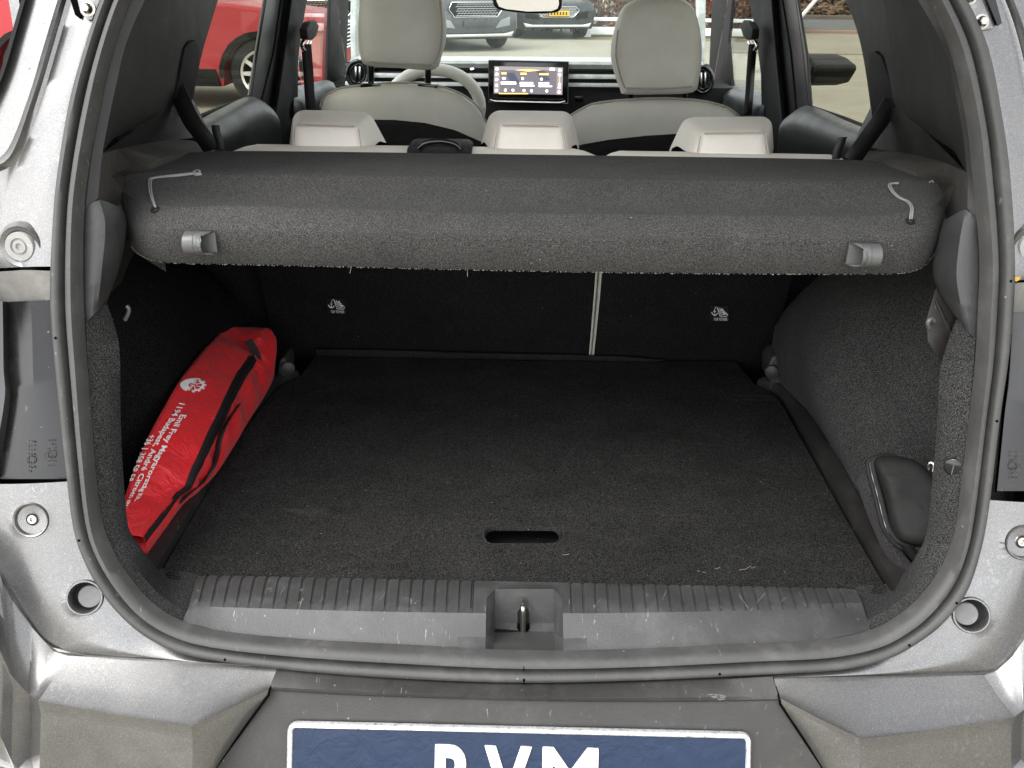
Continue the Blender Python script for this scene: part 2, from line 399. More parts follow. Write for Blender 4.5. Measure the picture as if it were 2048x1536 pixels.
tag(bm_done(bm, 'leaf_litter_bank', 'mulch', None, False), 'brown bank of leaf litter beyond the road', 'ground cover', kind='stuff')
tag(tube('barrier_pole', [Vector((9.05, 33.0, .02)), Vector((10.6, 33.6, 1.75))], .07, 'white_paint'), 'white leaning pole beside the far kerb, seen through the rear side window', 'pole')
# hedge and fence
hedge = empty('hedge', (3.5, 25, 0), 'russet brown beech hedge behind the dark bar fence', 'hedge')
bm = bmesh.new()
for _ in range(15000):
    p = Vector((random.uniform(-.8, 6.6), 24.9 + random.random() ** 2 * .8, random.uniform(.12, 2.1)))
    a = Vector((random.gauss(0, 1), random.gauss(0, 1), random.gauss(0, 1))).normalized(); b = a.orthogonal().normalized(); s = random.uniform(.03, .075)
    bm.faces.new([bm.verts.new(p + q * s) for q in (-a, b * .6, a, -b * .6)])
tag(bm_done(bm, 'foliage', 'hedge_leaf', hedge, False), kind='stuff')
bm = bmesh.new()
for k in range(30): tube_bm(bm, [Vector((-.7 + k * .25, 25.3 + random.uniform(-.1, .1), 0)), Vector((-.7 + k * .25 + random.uniform(-.1, .1), 25.3, 1.9))], [.03, .01], 5)
bm_done(bm, 'stem', 'mulch', hedge)
fence = empty('bar_fence', (3, 24.6, 0), 'dark metal fence of thin upright bars in front of the hedge', 'fence')
bm = bmesh.new()
for k in range(62): tube_bm(bm, [Vector((-.8 + k * .12, 24.6, .05)), Vector((-.8 + k * .12, 24.6, 1.9))], .010, 5)
tag(bm_done(bm, 'bars', 'grey_frame', fence), kind='stuff')
for z in (.15, 1.85): box('rail', (2.9, 24.6, z), (7.4, .03, .04), 'grey_frame', fence)
for x in (-.8, 1.7, 4.2, 6.6): box('post', (x, 24.6, 1), (.06, .06, 2), 'grey_frame', fence)
rail = empty('guard_rail', (3.3, 23.2, 0), 'white guard rail with thick post in front of the fence', 'guard rail')
for z, h in ((.40, .08), (.14, .17)): box('rail', (3.4, 23.2, z), (4.6, .10, h), 'white_paint', rail, .015)
for x in (1.28, 3.3, 5.5): box('post', (x, 23.12, .23), (.32, .18, .46), 'white_paint', rail, .02)
box('base', (3.4, 23.26, .04), (4.4, .2, .08), 'stone_dark', rail, .01)
sheet('verge', 1.0, 5.8, 22.2, 24.4, .005, 'verge')

# ---- parked cars
def wheel(parent, c, rad, width, side, spokes=10):
    wx = Vector((0, side, 0)); c = Vector(c); h = width / 2
    w = empty('wheel', (0, 0, 0), parent=parent); w.parent = parent; w.location = c
    bpy.context.view_layer.update()
    prof = [(rad * .66, -h), (rad * .93, -h), (rad, -h * .6), (rad, h * .6), (rad * .93, h), (rad * .70, h * 1.02), (rad * .66, h * .8)]
    def P(name, obj):
        obj.parent = w; obj.matrix_parent_inverse = Matrix.Identity(4); return obj
    P('tyre', disc_lathe('tyre', (0, 0, 0), wx, prof, 'tyre', None, 32))
    bm = bmesh.new()
    for k in range(spokes):
        a = 2 * math.pi * k / spokes; d = Vector((math.cos(a), 0, math.sin(a))); n = Vector((-math.sin(a), 0, math.cos(a)))
        pts = [d * rad * .1 + n * rad * .07, d * rad * .66 + n * rad * .05, d * rad * .66 - n * rad * .05, d * rad * .1 - n * rad * .07]
        prism_bm(bm, [p + wx * h * .75 for p in pts], wx * h * .18)
    ring = [(rad * .60, h * .2), (rad * .60, h * .95), (rad * .67, h * 1.0), (rad * .67, h * .2)]
    P('rim', bm_done(bm, 'rim', 'alu', None)); P('rim_ring', disc_lathe('rim_ring', (0, 0, 0), wx, ring, 'alu', None, 32))
    P('brake_disc', disc_lathe('brake_disc', (0, 0, 0), wx, [(.0, h * .3), (rad * .6, h * .3)], 'black_trim', None, 24))
    P('hub_cap', disc_lathe('hub_cap', (0, 0, 0), wx, [(rad * .14, h * .7), (rad * .14, h * .98), (0, h * 1.0)], 'alu', None, 16))
    return w
def parked_car(label, loc, yaw, paint_, L=4.4, W=1.8, suv=True, plate='yellow', grille=True, group=None):
    """local frame: +x is the nose"""
    rt = empty('parked_car', (0, 0, 0), label, 'car', group)
    hw = W / 2; zr = 1.62 if suv else 1.44; zh = 1.02 if suv else .84; wb = L * .60; r = .375 if suv else .32
    xf = L / 2 - .82; xr = xf - wb; zb = .24
    def arc(x): return [(x + (r + .06) * math.cos(a), .33 + (r + .06) * math.sin(a)) for a in [math.pi * (1 - k / 8) for k in range(9)]]
    prof = [(-L / 2 + .05, .35)] + [(xr - r - .08, zb)] + arc(xr)[0:] + [(xr + r + .08, zb), (xf - r - .08, zb)] + arc(xf) + [(xf + r + .08, zb), (L / 2 - .12, .22), (L / 2 - .01, .34), (L / 2, .60), (L / 2 - .06, zh - .16), (L / 2 - .22, zh - .05), (L / 2 - 1.15, zh + .06), (-L / 2 + .3, zh + .10), (-L / 2 + .04, zh - .05), (-L / 2, .7)]
    # nose in plan: taper the sides towards both ends
    bm = bmesh.new(); ys = [-1, -.93, -.6, 0, .6, .93, 1]; rows = []
    for y in ys:
        row = []
        for x, z in prof:
            e = max(0, abs(x) - L / 2 + .5) / .5
            pull = .16 * e * abs(y) ** 3
            inset = (.02 if abs(y) < 1 else .0)
            zz = z if abs(y) < .99 else (z - .03 if z > zh - .2 else z)
            row.append(bm.verts.new((x - math.copysign(pull, x), y * hw * (1 - .06 * (abs(z - .6) / .5) ** 2), zz)))
        rows.append(row)
    n = len(prof)
    for a, b in zip(rows, rows[1:]):
        for j in range(n): bm.faces.new((a[j], a[(j + 1) % n], b[(j + 1) % n], b[j]))
    bm.faces.new(rows[0]); bm.faces.new(list(reversed(rows[-1])))
    bm_done(bm, 'body', paint_, rt, True, 30)
    gh = [(L / 2 - 1.25, zh + .04), (L / 2 - 2.0, zr - .08), (L / 2 - 2.4, zr), (-L / 2 + .9, zr - .02), (-L / 2 + .45, zr - .15), (-L / 2 + .15, zh + .06)]
    bm = bmesh.new(); prism_bm(bm, [Vector((x, -hw * .86 + (z - zh) * .25, z)) for x, z in gh], (0, 0, 0)) if 0 else None
    a = [bm.verts.new((x, -(hw * .92 - (z - zh) * .28), z)) for x, z in gh]; b = [bm.verts.new((x, (hw * .92 - (z - zh) * .28), z)) for x, z in gh]
    bm.faces.new(a); bm.faces.new(list(reversed(b)))
    for i in range(6): bm.faces.new((a[i], b[i], b[(i + 1) % 6], a[(i + 1) % 6]))
    bmesh.ops.recalc_face_normals(bm, faces=bm.faces); bmesh.ops.bevel(bm, geom=list(bm.edges), offset=.04, segments=2, affect='EDGES')
    bm_done(bm, 'roof', paint_, rt, True, 30)
    for s in (-1, 1):
        wl = [(L / 2 - 1.42, zh + .10), (L / 2 - 2.05, zr - .12), (-L / 2 + .95, zr - .14), (-L / 2 + .5, zh + .14)]
        pts = [Vector((x, s * (hw * .92 - (z - zh) * .28 + .004), z)) for x, z in wl]
        prism('side_window', pts, (0, s * .004, 0), 'lens', rt)
        for x in (xf, xr):
            wheel(rt, (x, s * (hw - .13), r), r, .22, s)
            tr = [Vector((x + (r + .05 + q) * math.cos(t), s * (hw * .985), .33 + (r + .05 + q) * math.sin(t))) for q, tt in ((0, range(13)), (.06, range(12, -1, -1))) for t in [math.pi * k / 12 for k in tt]]
            prism('arch_cladding', tr, (0, s * .022, 0), 'black_trim', rt)
        prism('sill_cladding', [Vector((x, s * hw * .975, z)) for x, z in ((xr + r + .1, zb), (xf - r - .1, zb), (xf - r - .14, .42), (xr + r + .14, .42))], (0, s * .03, 0), 'black_trim', rt, .005)
        for dx in (.15, -.85):
            box('door_handle', (dx, s * (hw * .955 + .02), zh - .06), (.20, .03, .035), paint_, rt, .008)
            tube('door_gap', [Vector((dx - .25, s * (hw * .972 + .001), z)) for z in (.45, .65, zh - .02)], .006, 'void', rt, 4)
        hl = [(L / 2 - .10, s * hw * .50, zh - .26), (L / 2 - .17, s * hw * .84, zh - .22), (L / 2 - .26, s * hw * .83, zh - .11), (L / 2 - .12, s * hw * .48, zh - .17)]
        prism('headlight', [Vector(p) for p in hl], (.03, 0, 0), 'lamp_lens', rt, .006)
        fl = [(L / 2 - .035, s * hw * .45, .42), (L / 2 - .10, s * hw * .80, .46), (L / 2 - .10, s * hw * .80, .62), (L / 2 - .03, s * hw * .55, .56)]
        prism('air_intake', [Vector(p) for p in fl], (.03, 0, 0), 'lamp_lens' if suv else 'black_trim', rt, .006)
    if grille:
        gp = [(-.44, .62), (.44, .62), (.56, zh - .26), (.5, zh - .14), (-.5, zh - .14), (-.56, zh - .26)] if suv else [(-.36, .48), (.36, .48), (.5, .62), (.42, zh - .14), (-.42, zh - .14), (-.5, .62)]
        prism('grille', [Vector((L / 2 - .05, y, z)) for y, z in gp], (.055, 0, 0), 'black_trim', rt, .006)
        bm = bmesh.new()
        z0 = .64 if suv else .50
        for k in range(7):
            z = z0 + k * (.04 if suv else .032)
            for q in range(-6, 7): tube_bm(bm, [Vector((L / 2 + .01, q * .065 + (k % 2) * .03 - .03, z)), Vector((L / 2 + .01, q * .065 + (k % 2) * .03 + .03, z + .015))], .006, 4)
        tag(bm_done(bm, 'grille_mesh', 'chrome', rt), kind='stuff')
        tube('grille_trim', [Vector((L / 2 + .008, y, z)) for y, z in gp + gp[:1]], .012, 'chrome', rt, 6)
        prism('lower_trim', [Vector((L / 2 - .03, y, z)) for y, z in ((-.75, .27), (.75, .27), (.8, .36), (.6, .32), (-.6, .32), (-.8, .36))], (.05, 0, 0), 'alu', rt, .006)
    if plate:
        zp = .50 if suv else .56
        pl = box('number_plate', (L / 2 + .02, 0, zp), (.02, .52, .115), 'yellow_plate' if plate == 'yellow' else 'grey_frame', rt, .004)
        if plate == 'yellow':
            box('plate_band', (L / 2 + .0315, -.235, zp), (.003, .045, .10), 'screen_dark', pl, 0)
            for k in range(6): box('plate_mark', (L / 2 + .0315, -.16 + k * .07, zp), (.003, .038, .065), 'plate_black', pl, 0)
    rt.location = loc; rt.rotation_euler = (0, 0, yaw)
    return rt
parked_car('red car parked side on, seen through the left windows', (-4.2, 11.2, 0), 0.0, 'paint_red', 4.2, 1.8, True, None)
parked_car('dark grey SUV facing the windscreen with a wide mesh grille and blank plate', (-2.1, 20.4, 0), R(-62), 'paint_bronze', 4.5, 1.9, True, 'blank')
parked_car('black saloon with a yellow number plate beside the white guard rail', (.0, 24.3, 0), R(-75), 'paint_dark', 4.7, 1.85, False, 'yellow')
parked_car('dark car with a yellow number plate seen through the left front door window', (-4.1, 20.6, 0), R(-85), 'paint_dark', 4.5, 1.85, True, 'yellow')
parked_car('red car beyond the guard rail, seen through the right front door window', (5.3, 27.6, 0), R(180), 'paint_red', 4.2, 1.8, True, None)

# ================================================================== THE CAR
car = empty('open_boot_car', (0, 1.6, 0), 'grey car with its tailgate raised and the empty boot facing us', 'car')

# ---- outline of the boot opening: outer edge A, inner edge B of the rubber seal
A = [(1048,-330),(600,-320),(400,-275),(300,-180),(245,-80),(206,0),(172,100),(143,205),(120,342),(110,450),(105,606),(118,762),(135,919),(150,1040),(170,1106),(203,1169),(245,1222),(300,1268),(380,1303),(559,1330),(800,1350),(1048,1358),(1300,1352),(1533,1341),(1690,1330),(1780,1306),(1845,1268),(1890,1230),(1930,1175),(1955,1100),(1973,1010),(1995,832),(2012,719),(2022,620),(2025,508),(2016,352),(2000,234),(1973,98),(1930,0),(1880,-80),(1800,-180),(1690,-275),(1500,-320)]
B = [(1048,-290),(610,-280),(440,-235),(350,-150),(300,-70),(262,0),(228,100),(203,205),(178,342),(168,450),(168,606),(178,762),(190,919),(203,1030),(224,1095),(265,1160),(315,1213),(375,1245),(455,1263),(600,1277),(800,1288),(1048,1300),(1270,1297),(1480,1287),(1630,1281),(1730,1263),(1790,1234),(1835,1196),(1875,1145),(1902,1085),(1918,1000),(1938,832),(1950,719),(1955,617),(1958,508),(1944,352),(1930,234),(1898,98),(1855,0),(1810,-80),(1745,-150),(1650,-235),(1490,-280)]
A3 = spline([PP(*p) for p in A], 5, True); B3 = spline([PP(*p) for p in B], 5, True)
seal_prof = [(-.02,.02),(0,.004),(.05,-.010),(.16,-.017),(.30,-.018),(.40,-.014),(.455,-.006),(.49,.001),(.52,-.006),(.58,-.014),(.70,-.021),(.84,-.021),(.95,-.012),(.995,.0)]
rows = [[a.lerp(b, w) + Vector((0, o * .95, -o * .1)) for a, b in zip(A3, B3)] for w, o in seal_prof]
seal = grid('door_seal', rows, 'rubber', car, closed_u=True, ang=60)
bm = bmesh.new()                      # vent holes and the joint of the seal
for i in (52, 67, 92, 105, 113, 128, 138, 155, 168):
    p = A3[i].lerp(B3[i], .27) + Vector((0, -.0172, .0018)); 
    tube_bm(bm, [p + Vector((0, .0016, 0)), p - Vector((0, .0003, 0))], .0016, 8)
bm_done(bm, 'vent_hole', 'void', seal)
j = 105
tube('seal_joint', [A3[j].lerp(B3[j], w) + Vector((0, o * .95 - .0006, 0)) for w, o in seal_prof[2:13]], .0007, 'void', seal, 4)

# ---- painted metal, left and right: rows run from the seal outwards
def V(lst, off): return [PP(x, y, off) for x, y in lst]
def side_panel(mirror):
    if not mirror:
        a = [(245,-80),(206,0),(172,100),(143,205),(120,342),(110,450),(104,533)]
        m1 = [(222,-80),(183,0),(149,100),(118,205),(90,342),(72,440),(70,533)]
        m2 = [(175,-80),(143,0),(113,100),(82,205),(35,335),(8,400),(0,536)]
        bead = [(160,-80),(133,0),(104,100),(72,205),(30,322),(-30,352),(-90,380)]
        b2 = [(150,-80),(123,0),(94,100),(62,205),(18,315),(-45,340),(-110,360)]
        b3 = [(143,-80),(115,0),(85,100),(53,205),(8,308),(-60,330),(-120,345)]
        ch = [(70,-80),(50,0),(30,70),(6,150),(-30,230),(-70,290),(-120,330)]
        out = [(62,-80),(42,0),(22,70),(-2,150),(-38,230),(-80,290),(-130,330)]
        edge = [(-200,-80),(-200,0),(-200,100),(-200,205),(-200,335),(-200,400),(-200,536)]
    else:
        a = [(1880,-80),(1930,0),(1973,98),(2000,234),(2016,352),(2025,508),(2024,560)]
        m1 = [(1900,-80),(1950,0),(1990,98),(2018,234),(2035,352),(2042,480),(2044,560)]
        m2 = [(1950,-80),(2000,0),(2030,98),(2058,234),(2085,352),(2100,480),(2100,560)]
        bead = [(1965,-80),(2010,0),(2042,98),(2070,234),(2105,352),(2135,420),(2160,480)]
        b2 = [(1975,-80),(2020,0),(2052,98),(2080,234),(2118,345),(2150,400),(2180,450)]
        b3 = [(1982,-80),(2027,0),(2060,98),(2088,234),(2126,335),(2165,390),(2200,420)]
        ch = [(2060,-80),(2100,0),(2130,98),(2160,234),(2190,300),(2220,350),(2260,380)]
        out = [(2070,-80),(2110,0),(2140,98),(2170,234),(2200,300),(2230,350),(2270,380)]
        edge = [(2300,-80),(2300,0),(2300,100),(2300,205),(2300,335),(2300,400),(2300,560)]
    q = loft('quarter_panel', [V(a, .012), V(a, -.001), V(m1, -.002), V(m2, .012), V(bead, .010), V(b2, .002), V(b3, .010)], 'paint_grey', car, 40, ang=50)
    q2 = loft('gutter_channel', [V(b3, .0102), V(b3, .018), V(ch, .022)], 'paint_grey', q, 40)
    loft('window_gasket', [V(ch, .012), V(out, .012), V(out, .05)], 'black_trim', q, 40)
    loft('wing_skin', [V(out, .05), [p + Vector((.012 if mirror else -.012, .10, 0)) for p in V(out, .05)], [p + Vector((.02 if mirror else -.02, .5, -.02)) for p in V(out, .05)]], 'paint_grey', q, 40)
    return q
ql = side_panel(False); qr = side_panel(True)
def stop(px, py, off, r, par):
    c = PP(px, py, off); ax = Vector((0, -1, .15)).normalized()
    disc_lathe('stop_seat', c, ax, [(r * 1.75, -.002), (r * 1.45, .006), (r * 1.15, .004), (r * 1.08, .0)], 'paint_grey', par)
    disc_lathe('bump_stop', c, ax, [(r * 1.05, -.002), (r * 1.05, .006), (r, .008), (r * .62, .008), (r * .58, .006), (r * .5, .006), (r * .46, .008), (r * .25, .008), (r * .2, .006), (0, .006)], 'rubber_pale', par)
plastic('rubber_pale', (.30, .295, .28), .6, 500, .2, .3)
stop(45, 492, .004, .0165, ql); stop(2062, 492, .004, .0165, qr)
for lst, par in (([(94,52),(64,142),(34,252),(22,300)], ql), ([(2085,60),(2110,150)], qr)):
    for x, y in lst: disc_lathe('dimple', PP(x, y, .0205), (0, -1, .1), [(.0042, -.0015), (.0042, .0006), (.0034, .0012), (.0026, .0002), (0, .0)], 'paint_grey', par, 14)
# hinge brackets with bolts at the top of the opening
def bracket(poly, bolts, par):
    b = prism('hinge_bracket', [PP(x, y, -.006) for x, y in poly], (0, .008, 0), 'paint_grey', par, .002)
    for x, y in bolts:
        c = PP(x, y, -.007); ax = Vector((0, -1, .2)).normalized()
        disc_lathe('bolt', c, ax, [(.0085, -.002), (.0085, .0015), (.006, .002), (.006, .0035)], 'steel', b, 18)
        disc_lathe('bolt', c, ax, [(.0048, .002), (.0048, .0085), (.004, .0092), (0, .0092)], 'steel', b, 6)
bracket([(142,-50),(160,25),(172,40),(184,40),(200,0),(215,-50)], [(177,18)], ql)
bracket([(1912,-50),(1945,30),(1960,62),(1992,55),(1972,0),(1955,-50)], [(1962,44),(1938,-5)], qr)
prism('hinge_gap', [PP(x, y, -.004) for x, y in ((140,-50),(139,-5),(150,30),(160,38),(168,10),(160,-50))], (0, .004, 0), 'void', ql)
prism('hinge_strap', [PP(x, y, -.010) for x, y in ((1955,-50),(1975,0),(1996,52),(2004,46),(1990,-8),(1972,-50))], (0, .01, 0), 'gloss_black', qr)

# ---- tail lamps
def lamp(mirror):
    P_ = (lambda x, y: (2130 - x, y + 24)) if mirror else (lambda x, y: (x, y))
    def VV(l, off): return [PP(*P_(x, y), off) for x, y in l]
    t = loft('tail_lamp', [VV([(104,542),(50,540),(0,543),(-120,545)], -.003), VV([(106,600),(60,602),(10,606),(-120,615)], .012)], 'plastic_lamp_top', car, 12)
    loft('bezel', [VV([(104,600),(107,660),(112,740),(120,800),(128,880),(136,958)], .0125), VV([(60,602),(64,660),(66,740),(68,800),(66,880),(66,958)], .002), VV([(14,604),(15,660),(17,740),(21,790),(8,880),(-5,958)], .010)], 'plastic_lamp', t, 24)
    loft('lens', [VV([(14,604),(15,660),(17,740),(21,790),(8,880),(-5,958)], .0102), VV([(5,602),(6,660),(7,740),(10,790),(-4,880),(-20,958)], -.004), VV([(-130,602),(-130,660),(-130,740),(-130,800),(-130,880),(-130,958)], -.03)], 'lens', t, 24)
    loft('lamp_side', [VV([(104,545),(107,660),(120,800),(136,960)], .0125), VV([(111,545),(113,660),(126,800),(141,960)], .03)], 'void', t, 16)
    # moulded approval marks
    bm = bmesh.new()
    for cx, n in ((62, 8), (98, 7)):
        for k in range(n):
            y = 882 + k * 8.5
            if k == n - 4: 
                pts = [PP(*P_(cx + 8 * math.cos(2 * math.pi * i / 14), y + 4 + 8 * math.sin(2 * math.pi * i / 14)), .0006) for i in range(15)]; tube_bm(bm, pts, .0005, 4); continue
            for q in range(3):
                if random.random() < .8:
                    pts = [PP(*P_(cx - 8 + q * 6, y), .0008), PP(*P_(cx - 8 + q * 6 + random.uniform(2, 4), y + random.uniform(1, 4)), .0008)]; tube_bm(bm, pts, .0006, 4)
    tag(bm_done(bm, 'moulded_marks', 'plastic_bumper', t), kind='stuff')
    return t
plastic('plastic_lamp_top', (.20, .195, .18), .4, 300, .2, .8)
lamp(False); lamp(True)

# ---- bumper corners: side piece, ledge, face
def corner(mirror):
    if not mirror:
        a = [(137,963),(150,1040),(170,1106),(203,1169),(245,1222),(300,1268),(380,1303),(470,1319),(559,1328)]
        crease = [(-120,963),(-60,1040),(0,1137),(23,1184),(59,1247),(105,1298),(133,1307),(340,1318),(559,1329)]
        back = [(-120,1000),(0,1143),(24,1190),(61,1252),(107,1303),(135,1311),(340,1323),(559,1334)]
        front = [(-120,1150),(0,1296),(23,1349),(59,1388),(78,1400),(230,1428),(383,1453),(460,1416),(538,1378)]
        fold, seam, botm = (383,1453), [(538,1378),(430,1536),(380,1612)], [(-150,1640),(60,1620),(402,1610)]
        holes = ((62,1040,.019), (170,1195,.0195)); low = [(-60,1490),(0,1506),(113,1538),(200,1562)]
    else:
        a = [(1977,1000),(1971,1028),(1951,1106),(1928,1178),(1884,1239),(1834,1276),(1768,1311),(1678,1331),(1533,1343)]
        crease = [(2200,1000),(2140,1080),(2090,1180),(2050,1262),(2020,1310),(1990,1338),(1965,1344),(1750,1350),(1545,1352)]
        back = [(2200,1040),(2095,1186),(2055,1268),(2024,1314),(1992,1343),(1968,1350),(1800,1354),(1700,1356),(1548,1358)]
        front = [(2200,1200),(2110,1330),(2075,1390),(2048,1418),(2028,1433),(1880,1458),(1722,1478),(1640,1438),(1560,1396)]
        fold, seam, botm = (1722,1478), [(1560,1396),(1646,1536),(1690,1600)], [(2250,1640),(1990,1640),(1712,1630)]
        holes = ((2047,1085,.019), (1942,1230,.0195)); low = [(2120,1500),(2048,1514),(1960,1536),(1900,1555)]
    ra_, rc_ = resample(spline(V(a, -.001), 6), 220), resample(spline(V(crease, -.008), 6), 220)
    k = grid('bumper_corner', [[p + Vector((0, .021, 0)) for p in ra_]] + [[p.lerp(q, t / 26) + Vector((0, -.006 * math.sin(math.pi * t / 26), 0)) for p, q in zip(ra_, rc_)] for t in range(27)], 'paint_grey', car, ang=40)
    (x, y, r), (x2, y2, r2) = holes
    axh = Vector((0, -1, .35)).normalized()
    def on_panel(px, py):      # point of the panel under a direction
        from mathutils.bvhtree import BVHTree
        me = k.data; t = BVHTree.FromPolygons([v.co for v in me.vertices], [p.vertices for p in me.polygons])
        d = ray(px, py).normalized(); h = t.ray_cast(CAM, d); return h[0], (h[1] if h[1].y < 0 else -h[1])
    def cut(px, py, rad):
        c, n = on_panel(px, py)
        bm = bmesh.new(); bm.from_mesh(k.data)
        kill = [f for f in bm.faces if (f.calc_center_median() - c).length < rad * 1.25]
        old = {e for e in bm.edges if e.is_boundary}
        bmesh.ops.delete(bm, geom=kill, context='FACES')
        loop = [e for e in bm.edges if e.is_boundary and e not in old and (e.verts[0].co - c).length < rad * 2]
        u = n.orthogonal().normalized(); v = n.cross(u)
        ring = [bm.verts.new(c + (u * math.cos(2 * math.pi * i / 40) + v * math.sin(2 * math.pi * i / 40)) * rad) for i in range(40)]
        re = [bm.edges.new((ring[i], ring[(i + 1) % 40])) for i in range(40)]
        bmesh.ops.bridge_loops(bm, edges=loop + re)
        bmesh.ops.recalc_face_normals(bm, faces=bm.faces)
        bm.to_mesh(k.data); bm.free(); k.data.polygons.foreach_set('use_smooth', [True] * len(k.data.polygons)); k.data.set_sharp_from_angle(angle=R(40))
        return c, n
    hole1 = cut(x, y, r * 1.12); hole2 = cut(x2, y2, r2 * 1.12)
    def FZ(p, i):   # points of the ledge's front edge
        z = {4: .657, 5: .651, 6: .649, 7: .654, 8: .660}.get(i, .66); q = PZ(p[0], p[1], z); 
        return q if i >= 4 else PY(p[0], p[1], (.812, .808, .806, .81)[i])
    bk = V(back, -.0085); fr = [FZ(p, i) for i, p in enumerate(front)]
    cr_ = V(crease, -.008)
    # the ledge has its own fold (valley) at the inner corner, so loft in two pieces
    iv = 6 if not mirror else 6
    def seg_sub(l, kk): return [a.lerp(b, t / kk) for a, b in zip(l, l[1:]) for t in range(kk)] + [l[-1]]
    lip = [(p + q) / 2 + Vector((0, -.002, .0015)) for p, q in zip(cr_, bk)]
    def ledge(name, b_, f_, n):
        f_ = seg_sub(f_, 10); b_ = resample(b_, len(f_)); n = len(f_)
        rows = [b_, [b.lerp(f, .5) + Vector((0, 0, -.002)) for b, f in zip(b_, f_)], [b.lerp(f, .93) for b, f in zip(b_, f_)], [f + Vector((0, -.0015, .001)) for f in f_], [f + Vector((0, -.002, -.006)) for f in f_]]
        return grid(name, rows, 'paint_grey', k, ang=30)
    nb = 5 if not mirror else 5
    ledge('step_ledge', bk[nb:], fr[4:], 40)
    ledge('side_ledge', bk[:nb + 1], fr[:5], 24)
    grid('crease_lip', [resample(cr_, 60), resample(lip, 60), resample(bk, 60)], 'paint_grey', k, ang=60)
    # face below the ledge
    ftop = [f + Vector((0, -.002, -.006)) for f in fr]
    def down(p, dz): return p + Vector((0, -.42 * dz, -dz))
    def fdown(row): return [row, [down(p, .012) + Vector((0, .004, 0)) for p in row], [down(p, .09) for p in row], [p + Vector((0, -.03, -.20)) for p in row], [p + Vector((0, .0, -.50)) for p in row]]
    grid('bumper_face', fdown(seg_sub(ftop[4:7], 10)), 'paint_grey', k, ang=50)
    grid('bumper_side_face', fdown(seg_sub(ftop[:5], 8)), 'paint_grey', k, ang=50)
    tf = ftop[6]; te = ftop[8]
    sm = [te, PPL(seam[1][0], seam[1][1], .818, .46, .64) , PPL(seam[2][0], seam[2][1], .818, .46, .64)]
    L_ = fdown([tf])
    loft('inner_facet', [seg_sub([ftop[6], ftop[7], ftop[8]], 10), [L_[1][0], down(ftop[7], .012) + Vector((0, .002, 0)), te.lerp(sm[1], .1)], [L_[2][0], (L_[2][0] + sm[1]) / 2, sm[1]], [L_[3][0], (L_[3][0] + sm[2]) / 2, sm[2]]], 'paint_grey', k, 12)
    gap = [PP(*((559, 1329) if not mirror else (1541, 1345)), .002), te + Vector((0, .001, .004)), te] + sm[1:]
    tube('panel_gap', [p + Vector((0, -.0006, .0)) for p in gap], .0016, 'void', k, 6)
    # screw recess and plug
    c, ax = hole1
    s_ = disc_lathe('screw_recess', c, ax, [(r * 1.125, -.0005), (r * 1.06, .0022), (r * .98, .0015), (r * .90, -.0035), (r * .42, -.0045), (r * .36, -.0035), (r * .34, -.008)], 'paint_grey', k)
    disc_lathe('screw', c, ax, [(r * .35, -.007), (r * .33, -.004), (r * .27, -.002), (r * .14, -.002), (r * .12, -.005), (0, -.005)], 'steel', s_, 20)
    c, ax = hole2
    s_ = disc_lathe('plug_seat', c, ax, [(r2 * 1.125, -.0005), (r2 * 1.06, .003), (r2 * .98, .003), (r2 * .88, -.002), (r2 * .84, -.016)], 'paint_grey', k)
    dx = .0035 if not mirror else -.0035
    disc_lathe('plug', c + Vector((dx, .002, -.001)), ax, [(r2 * .72, -.014), (r2 * .72, -.005), (r2 * .66, -.003), (r2 * .3, -.0035), (0, -.0035)], 'plug_grey', s_)
    disc_lathe('plug_gap', c, ax, [(r2 * .86, -.0135), (0, -.0135)], 'black_trim', s_)
    # lower lip of the bumper
    lo = [PPL(x_, y_, .806, .46, .64) for x_, y_ in low]
    grid('bumper_lower', [[p + Vector((0, .01, 0)) for p in resample(lo, 20)], resample(lo, 20), [p + Vector((0, -.012, -.006)) for p in resample(lo, 20)], [p + Vector((0, -.05, -.14)) for p in resample(lo, 20)]], 'paint_grey', k, ang=40)
    return k
plastic('plug_grey', (.12, .12, .118), .45, 500, .1, .2)
corner(False); corner(True)

# ---- middle of the bumper with the plate
def cen(l, z): return [PZ(x, y, z) for x, y in l]
xs = [(540,1378,1), (600,1385,0), (800,1392,0), (1048,1399,0), (1300,1401,0), (1500,1398,0), (1560,1396,1)]
top0 = V([(559,1326),(700,1334),(900,1342),(1048,1346),(1200,1346),(1400,1344),(1537,1339)], .012)
top1 = V([(556,1332),(700,1345),(900,1358),(1048,1362),(1200,1361),(1400,1354),(1541,1345)], -.004)
top2 = V([(553,1340),(700,1352),(900,1364),(1048,1368),(1200,1367),(1400,1361),(1545,1353)], -.012)
top3 = cen([(539,1374),(700,1382),(900,1389),(1048,1393),(1200,1395),(1400,1394),(1557,1392)], .660)
def PF(x, y): return PPL(x, y, .818, .46, .64)     # sloping face that carries the plate
top4 = [PF(x, y) for x, y in [(536,1381),(700,1391),(900,1398),(1048,1402),(1200,1404),(1400,1404),(1561,1401)]]
f5 = [PF(x, y) for x, y in [(430,1536),(660,1536),(880,1536),(1048,1536),(1220,1536),(1420,1536),(1646,1536)]]
f6 = [PF(x, y) for x, y in [(330,1680),(600,1690),(850,1690),(1048,1690),(1240,1690),(1480,1690),(1740,1680)]]
top3b = [(a + b) / 2 + Vector((0, -.002, .0005)) for a, b in zip(top3, top4)]
bc = loft('bumper_middle', [top0, top1, top2, top3, top3b, top4, f5, f6], 'plastic_bumper', car, 40, ang=40)
grid('bumper_underside', [f6, [p + Vector((0, .1, -.1)) for p in f6]], 'plastic_bumper', bc)
def PL(x, y, lift): return PF(x, y) + Vector((0, -.91, .42)).normalized() * lift
